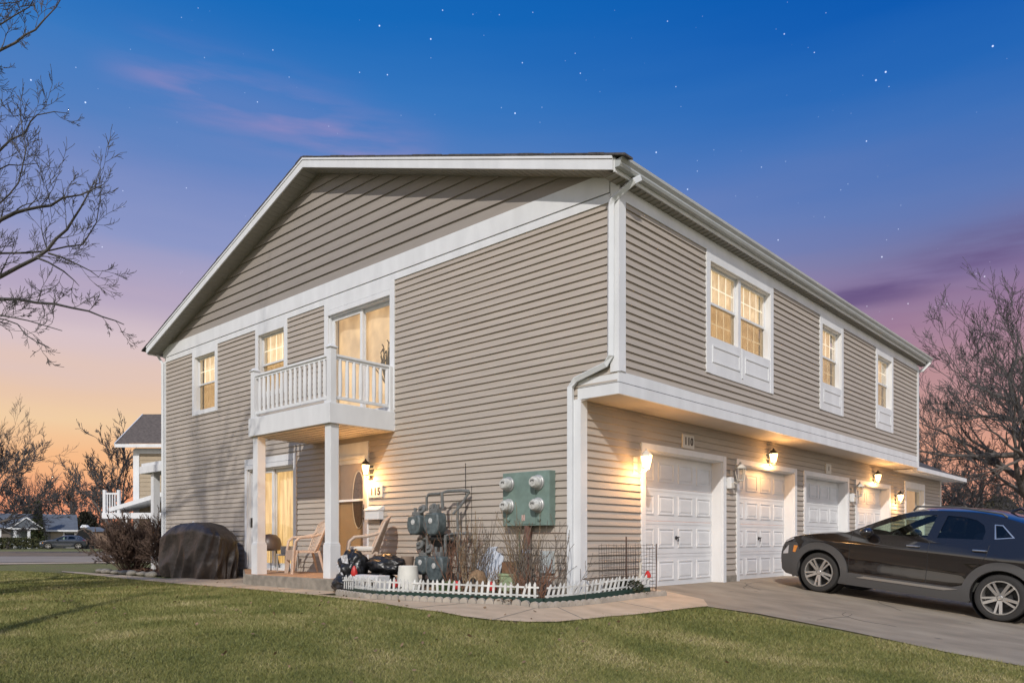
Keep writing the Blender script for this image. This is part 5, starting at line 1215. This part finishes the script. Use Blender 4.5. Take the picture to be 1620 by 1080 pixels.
# dark green edging strip under the picket fence
gl = [(-1.52, 3.15), (-1.70, 2.15), (-1.44, .98), (-1.00, -.20), (.08, -.27), (1.12, -.36)]
m = MB()
for i, (a, b) in enumerate(zip(gl, gl[1:])):
    m.bar((a[0], a[1], tz(*a)+.075), (b[0], b[1], tz(*b)+.075), .05, .075)
t = thing('edging_strip', 'dark green plastic edging strip beneath the little white fence', 'garden edging', (-1.2, .9, -.07)); m.build('strip', mat('dark green plastic', (.018, .045, .035), .4), t)
PICK = mat('white plastic', (.60, .60, .57), .5, var=.22, scale=7)
def fence(label, pts, tilt, n_h=.195):
    t = thing('picket_fence', label, 'fence', (pts[0][0], pts[0][1], tz(*pts[0])), 'low white picket fence sections'); rail = MB(); rr = random.Random(len(label))
    for a, b in zip(pts, pts[1:]):
        A, B = Vector((*a, 0)), Vector((*b, 0)); u = (B-A).normalized(); n = max(2, int((B-A).length/.078)); w = Vector((-u.y, u.x, 0))
        A.z = tz(*a)+.10; B.z = tz(*b)+.10
        for i in range(n):
            q = A.lerp(B, (i+.5)/n); tl = tilt+rr.gauss(0, .07); up = (Vector((0, 0, 1))+u*tl+w*rr.gauss(0, .05)).normalized()
            Mx = Matrix((u, w, up)).transposed().to_4x4(); Mx.translation = q; h = n_h*rr.uniform(.93, 1.06)
            k = MB(); k.prism([(-.016, 0), (.016, 0), (.016, h-.03), (0, h), (-.016, h-.03)], lambda x, z, d: Mx @ Vector((x, d, z)), -.005, .005); k.build('picket', PICK, t)
        for zz in (.035, .135): rail.bar(A+Vector((0, 0, zz))+u*tilt*zz, B+Vector((0, 0, zz))+u*tilt*zz, .008, .022)
    rail.build('rails', PICK, t)
fence('low white picket fence section running from the black bags towards the bed corner', gl[:3]+[(-1.03, -.14)], .10)
fence('low white picket fence section at the bed corner, leaning to the right', [(-.99, -.21), (-.45, -.25), (.08, -.28)], .32)
fence('low white picket fence section in front of the wire mesh, leaning to the right', [(.10, -.22), (.6, -.29), (1.12, -.36)], .36)

# wire mesh guard, stems, ornaments
t = thing('wire_mesh_guard', 'rusty dark wire mesh guard standing at the corner left of the first garage door', 'wire fence', (.2, -.16, -.02))
m = MB(); WM = mat('rusty wire', (.055, .045, .04), .7)
for (x0, y0), (x1, y1), s0 in (((.22, -.15), (1.02, -.20), 1), ((1.02, -.20), (1.20, -.42), 2)):
    n = 15 if s0 == 1 else 7
    for i in range(n+1):
        f_ = i/n; x, y = x0+(x1-x0)*f_, y0+(y1-y0)*f_; h = .66+.03*math.sin(i*2.2); m.tube([(x, y, -.02), (x+.02*math.sin(i), y, h*.5), (x+.01, y+.01, h)], .003, 4)
    for j in range(13):
        z = .06+j*.05; m.tube([(x0+(x1-x0)*k/6, y0+(y1-y0)*k/6, z+.006*math.sin(k*1.7+j)) for k in range(7)], .0028, 4)
m.build('mesh', WM, t)
m = MB(); m.tube([(.88, -.14, -.02), (.88, -.14, .78)], .012, 6); m.tube([(1.21, -.42, -.05), (1.21, -.43, .68)], .008, 6); m.build('stakes', mat('rusty stake', (.10, .06, .045), .8), t)
def stems(label, x, y, n, h, spread, seed, col, thick=.006, name='dry_plant', up=.06):
    T = Tree(seed); rr = T.r; b = Vector((x, y, tz(x, y)+.04)); t = thing(name, label, 'plant', b, local=True)
    for i in range(n):
        a = rr.uniform(0, 6.28); p = Vector((math.cos(a)*spread*.3*rr.random(), math.sin(a)*spread*.3*rr.random(), 0))
        T.grow(p, (math.cos(a)*spread*rr.random(), math.sin(a)*spread*rr.random(), 1), h*rr.uniform(.5, 1.), thick, 1, up=up, wig=.10, ratio=.4, nch=3, spread=.6, rmin=.0034)
    T.mesh(T.thick+T.thin, 'stems', col, t, 3); return t
DRY = mat('dry stems', (.27, .19, .11), .9, var=.3, scale=10); GRS = mat('grey stems', (.18, .15, .12), .9, var=.3)
RST = mat('red stems', (.25, .13, .08), .9)
stems('tall dry brown stems in the bed left of the meter post', -.60, 1.50, 16, .92, .35, 61, DRY, .009)
stems('dry reddish stems beside the gas meters', -.40, 1.98, 22, .80, .45, 62, RST, .008)
stems('clump of grey woody stems at the bed corner by the downspout', -.62, .30, 22, .85, .5, 63, GRS, .012)
stems('thick tan rose canes between the meter post and the downspout', -.50, .52, 16, .92, .35, 64, DRY, .014)
stems('dead stems leaning right at the outer bed corner', -.55, .02, 14, .85, .95, 65, GRS, .009)
stems('low curled dry leaves and stems in front of the meter post', -.95, .72, 26, .34, .9, 66, DRY, .006)
stems('thin upright dry stems before the white tarpaulin', -.62, 1.22, 14, .85, .3, 67, GRS, .008)
stems('short rusty stems just behind the picket fence corner', -.85, .12, 26, .42, .8, 68, RST, .007)
evergreen('small round light green plant in the bed beside the red flower', (-.75, 1.75, -.05), .17, .42, 71, (.10, .15, .05), n=380, leaf=.055, power=.3, name='green_plant')
evergreen('dark green creeping plant below the bed corner stems', (-.8, .30, -.05), .15, .55, 72, (.09, .07, .03), n=420, leaf=.055, power=.3, name='green_plant')
evergreen('small dark plant at the foot of the wire mesh', (.75, -.25, -.03), .20, .60, 73, (.035, .042, .02), n=420, leaf=.06, power=.3, name='green_plant')
# leaf litter over the bed and by the house corner
def litter(name, cx, cy, rx, ry, n, seed, label, col):
    rr = random.Random(seed); m = MB()
    for _ in range(n):
        x, y = cx+rx*(rr.random()*2-1), cy+ry*(rr.random()*2-1); z = tz(x, y)+(.055 if seed < 3 else .028)+(.03 if seed < 3 else .008)*rr.random(); s = rr.uniform(.015, .04)*(1 if seed < 3 else .7); a = rr.uniform(0, 6.28)
        u = Vector((math.cos(a), math.sin(a), rr.gauss(0, .5)))*s; v = Vector((-math.sin(a), math.cos(a), rr.gauss(0, .5)))*s*.7; c = Vector((x, y, z))
        m.add([c-u, c-v, c+u, c+v], [(0, 1, 2, 3)])
    tag(m.build(name, mat(name+' '+str(seed), col, .9, var=.5, scale=12)), label, 'leaves', kind='stuff')
litter('leaf_litter', -.8, 1.2, .6, 1.2, 900, 1, 'dry fallen leaves over the planting bed', (.17, .11, .06))
litter('leaf_litter', .1, 13.0, .7, 1.6, 1200, 2, 'brown leaf litter under the bare shrubs', (.15, .08, .05))
tag(drape('soil_bed', [(-.9, 11.0), (-.9, 15.2), (1.0, 15.6), (1.2, 11.0)], .035, mat('dark mulch', (.07, .04, .03), .95, bump=.8, bscale=30), .3), kind='structure')
litter('leaf_litter', -3.2, 2.2, 2.6, 5.5, 260, 3, 'sparse dry leaves scattered over the lawn and walk', (.20, .13, .07))
# stones edging the shrub bed
for i in range(7):
    rr = random.Random(80+i); m = MB(); b2 = bmesh.new(); bmesh.ops.create_icosphere(b2, subdivisions=2, radius=1)
    c = Vector((-.95+.06*rr.random(), 11.3+i*.52, tz(-.9, 12)+.05)); sx, sy, sz = rr.uniform(.10, .14), rr.uniform(.16, .22), rr.uniform(.05, .08)
    m.add([c+Vector((v.co.x*sx, v.co.y*sy, v.co.z*sz))*(1+.25*noise.noise(v.co*2+Vector((i, 0, 0)))) for v in b2.verts], [tuple(v.index for v in f.verts) for f in b2.faces]); b2.free()
    o = m.build('edging_stone', CONCD, smooth='all'); tag(o, ('rounded stone nearest the covered barbecue', 'second rounded stone from the covered barbecue', 'third rounded stone from the covered barbecue', 'middle rounded stone of the row edging the shrubs', 'third rounded stone from the far end of the row', 'second rounded stone from the far end of the row', 'rounded stone at the far end of the row edging the shrubs')[i], 'stone', 'stones edging the shrub bed')

# black bags slumped at the end of the porch
def blob(name, label, cat, c, s, seed, m_, amp=.22, fr=2.2, group=None, sub=5):
    b2 = bmesh.new(); bmesh.ops.create_icosphere(b2, subdivisions=sub, radius=1); m = MB(); c = Vector(c); vs = []
    for v in b2.verts:
        p = v.co.copy(); n1 = noise.noise(p*fr+Vector((seed, 0, 0))); n2 = abs(noise.noise(p*fr*2.3+Vector((0, seed, 0)))); n3 = abs(noise.noise(p*fr*5+Vector((0, 0, seed))))
        p = p*(1+amp*n1-.5*amp*n2-.22*amp*n3); p.z = max(p.z, -.82); vs.append(c+Vector((p.x*s[0], p.y*s[1], (p.z+.82)*s[2])))
    m.add(vs, [tuple(v.index for v in f.verts) for f in b2.faces]); b2.free()
    t = thing(name, label, cat, c, group); m.build('bag', m_, t, smooth='all'); return t
BAG = mat('black plastic bag', (.013, .013, .014), .34, bump=.5, bscale=9)
BG = 'black bags at the porch end'
t = blob('black_bag', 'upright black bag with a pale printed patch at the right end of the porch slab', 'bag', (-1.26, 3.30, .10), (.22, .24, .27), 3, BAG, group=BG)
m = MB(); m.add([(-1.475, 3.32, .50), (-1.46, 3.18, .52), (-1.45, 3.16, .38), (-1.475, 3.28, .40)], [(0, 1, 2, 3)]); m.add([(-1.49, 3.42, .36), (-1.485, 3.38, .38), (-1.49, 3.23, .22), (-1.495, 3.25, .19)], [(0, 1, 2, 3)]); m.build('printed_patch', mat('pale print', (.45, .45, .46), .6, var=.6, scale=30), t)
blob('black_bag', 'squat black bag on the walk below the upright one', 'bag', (-1.42, 3.25, -.06), (.20, .27, .165), 7, BAG, group=BG)
blob('black_bag', 'long black bag lying towards the small brown box', 'bag', (-1.0, 2.88, .22), (.22, .40, .165), 11, BAG, group=BG)
blob('black_bag', 'black bag under the long one, behind the white planter', 'bag', (-1.05, 3.0, -.02), (.24, .36, .16), 15, BAG, group=BG)

# pots and ornaments
def turned(name, label, cat, loc, prof, m_, part='body', n=24, extra=None, group=None):
    t = thing(name, label, cat, loc, group, local=True); m = MB(); m.lathe(prof, None, n); m.build(part, m_, t, smooth=True); return t
t = turned('bucket', 'upturned white plastic bucket in front of the gas meters', 'bucket', (-1.12, 2.20, .03), [(0, .34), (.125, .34), (.135, .33), (.165, .03), (.175, .03), (.175, 0), (.16, 0)], mat('bucket white', (.66, .65, .58), .5, var=.06))
m = MB(); m.box(-.20, .16, -.05, .02, .03, .05); m.build('handle', DARK, t)
t = thing('planter_box', 'white planter box printed with small pictures inside the picket fence', 'planter', (-1.40, 2.72, .02), local=True)
m = MB(); m.prism([(-.30, 0), (.30, 0), (.33, .21), (-.33, .21)], lambda a, b, d: (d, a, b), -.11, .11); m.build('box', mat('planter white', (.62, .63, .64), .5), t, bevel=.008)
m = MB()
for y in (-.2, -.05, .14): m.lathe([(0, 0), (.032, 0), (.028, .004), (0, .004)], Matrix.Translation((-.112, y, .11)) @ Matrix.Rotation(R(-90), 4, 'Y') @ Matrix.Diagonal((1.4, 1, 1, 1)), 14)
m.build('printed_pictures', mat('small dark prints', (.12, .06, .06), .6, col2=(.05, .10, .07), scale=40), t)
turned('pot', 'small brown pot between the long black bag and the bucket', 'pot', (-.78, 2.62, .32), [(0, 0), (.07, 0), (.085, .02), (.10, .17), (.09, .17), (.085, .15), (0, .15)], mat('brown pot', (.26, .19, .14), .8, var=.15))
t = thing('pedestal', 'slim white block carrying the small brown pot', 'block', (-.78, 2.62, -.05)); m = MB(); m.box(-.87, -.69, 2.53, 2.71, -.05, .32); m.build('block', WHITE2, t, bevel=.01)
t = thing('white_lattice', 'white plastic lattice piece leaning on the left end of the picket fence', 'lattice', (-1.60, 2.95, .03)); m = MB()
for i in range(5): m.bar((-1.62, 2.82+i*.05, .03), (-1.60, 2.84+i*.05, .20), .018, .008)
m.bar((-1.62, 2.80, .16), (-1.62, 3.06, .15), .01, .02); m.build('slats', PICK, t)
RED = mat('red plastic', (.50, .025, .02), .4); PINKP = mat('pink red', (.50, .10, .10), .5)
def tulip(label, x, y, z, h=.16, s=1.):
    t = thing('garden_ornament', label, 'garden ornament', (x, y, z), 'red flower ornaments', local=True)
    m = MB(); m.tube([(0, 0, -.05), (0, 0, h*.4)], .006, 5); m.build('stem', mat('green stem', (.04, .08, .03), .6), t)
    m = MB(); m.lathe([(0, h*.3), (.04*s, h*.35), (.048*s, h*.55), (.03*s, h*.85), (.012*s, h), (0, h)], None, 7); m.build('flower', RED, t, smooth=True); return t
tulip('tall red pointed ornament in front of the black bags', -1.50, 2.95, .14, .22, 1.0)
tulip('red ornament in front of the white bucket', -1.50, 2.02, .03, .17, .9)
tulip('round red flower ornament left of the woven basket', -1.12, 1.20, .02, .17, 1.1)
tulip('red ornament at the foot of the brown conduit post', -1.05, .62, .02, .18, 1.2)
tulip('single red flower in the wire mesh by the garage', 1.12, -.34, .15, .15, 1.0)
t = thing('woven_basket', 'upright woven wicker basket with a dark round opening', 'basket', (-.95, .98, .0), local=True)
m = MB(); m.lathe([(.02, 0), (.09, .02), (.13, .10), (.125, .22), (.08, .31), (.02, .34)], None, 20); 
for i in range(10): a = i*.628; m.tube([(.09*math.cos(a), .09*math.sin(a), .02), (.137*math.cos(a), .137*math.sin(a), .14), (.085*math.cos(a), .085*math.sin(a), .30)], .007, 4)
m.build('basket', mat('basket weave', (.24, .15, .08), .8, var=.35, scale=25, bump=.6, bscale=70), t, smooth=True)
m = MB(); Mx = Matrix.Rotation(R(200), 4, 'Z') @ Matrix.Translation((.10, 0, .16)) @ Matrix.Rotation(R(90), 4, 'Y') @ Matrix.Diagonal((1.5, 1, 1, 1)); m.lathe([(0, .035), (.055, .035), (.06, .03)], Mx, 20); m.build('opening', mat('basket opening shade', (.008, .009, .012), .6), t)  # dark disc on the weave stands in for the shade inside the opening
m = MB(); m.tube([Mx @ Vector((.06*math.cos(a), .06*math.sin(a), .035)) for a in [i*math.pi/10 for i in range(21)]], .009, 6, False); m.build('rim', mat('basket rim', (.36, .25, .15), .8), t)
t = thing('folded_tarpaulin', 'crumpled white tarpaulin leaning on the wall behind the dry stems', 'tarpaulin', (-.1, 1.5, -.02)); m = MB(); n = 22
vs = [(-.14-.05*math.sin(i*1.3)-.16*(1-j/8), 1.28+.46*i/n-.03*j/8, .0+.66*j/8*(1-.25*abs(i/n-.5)*2)+.02*math.sin(i)) for j in range(9) for i in range(n+1)]
m.add(vs, [(j*(n+1)+i, j*(n+1)+i+1, (j+1)*(n+1)+i+1, (j+1)*(n+1)+i) for j in range(8) for i in range(n)]); m.build('sheet', mat('white sheet', (.52, .56, .62), .6), t, smooth='all')
t = thing('plastic_crate', 'pale green plastic crate standing behind the conduit post', 'crate', (-.14, 1.05, -.02)); m = MB()
m.box(-.26, -.06, .90, 1.24, 0, .22); m.box(-.27, -.05, .89, 1.25, .22, .26); m.build('crate', mat('pale green plastic', (.34, .42, .25), .5, var=.15), t, bevel=.008)
m = MB(); m.box(-.25, -.07, .93, 1.2, .262, .42); o = m.build('wooden_box', mat('brown wood', (.20, .11, .06), .8, var=.3, scale=12), None, bevel=.006); tag(o, 'small brown wooden box standing on the pale green crate', 'box')
m = MB(); m.box(-.07, -.02, .42, .64, .28, .58); o = m.build('white_board', mat('pale panel', (.50, .55, .55), .5)); tag(o, 'pale panel against the wall just right of the conduit post', 'board')
t = thing('garden_hose_pot', 'grey round pot right of the conduit post', 'pot', (-.22, .5, -.02), local=True); m = MB(); m.lathe([(0, 0), (.10, 0), (.13, .05), (.14, .20), (.12, .20), (0, .18)], None, 20); m.build('pot', mat('grey pot', (.17, .17, .17), .8, var=.2), t, smooth=True)
t = thing('garden_stake', 'slim white rabbit shaped stake inside the wire mesh', 'garden ornament', (.95, -.30, .0), local=True); m = MB(); m.tube([(0, 0, -.02), (.03, 0, .22), (.05, 0, .34)], [.016, .022, .012], 6); m.tube([(.05, 0, .33), (.07, 0, .42)], .009, 5); m.tube([(.05, .01, .33), (.045, .01, .42)], .009, 5); m.build('stake', mat('cream', (.55, .50, .42), .6), t, smooth=True)
t = thing('spout_splash_end', 'small dark bird ornament on a wire beside the downspout foot', 'garden ornament', (-.25, -.28, -.08), local=True); m = MB(); m.tube([(0, 0, 0), (0, 0, .30)], .003, 4); m.tube([(.0, .05, .305), (0, 0, .315), (0, -.06, .305), (0, -.09, .295)], [.004, .018, .014, .002], 6); m.build('bird', GRS, t); t.name = 'bird_ornament'
t = thing('dark_flowerpot', 'dark pot and mulch bag in front of the house corner shrubs', 'pot', (-.45, 11.25, -.05), local=True); m = MB(); m.lathe([(0, 0), (.09, 0), (.12, .16), (.1, .16), (0, .14)], None, 16); m.build('pot', BLACKP, t, smooth=True); t['label'] = 'small black pot beside the bare shrubs left of the covered barbecue'
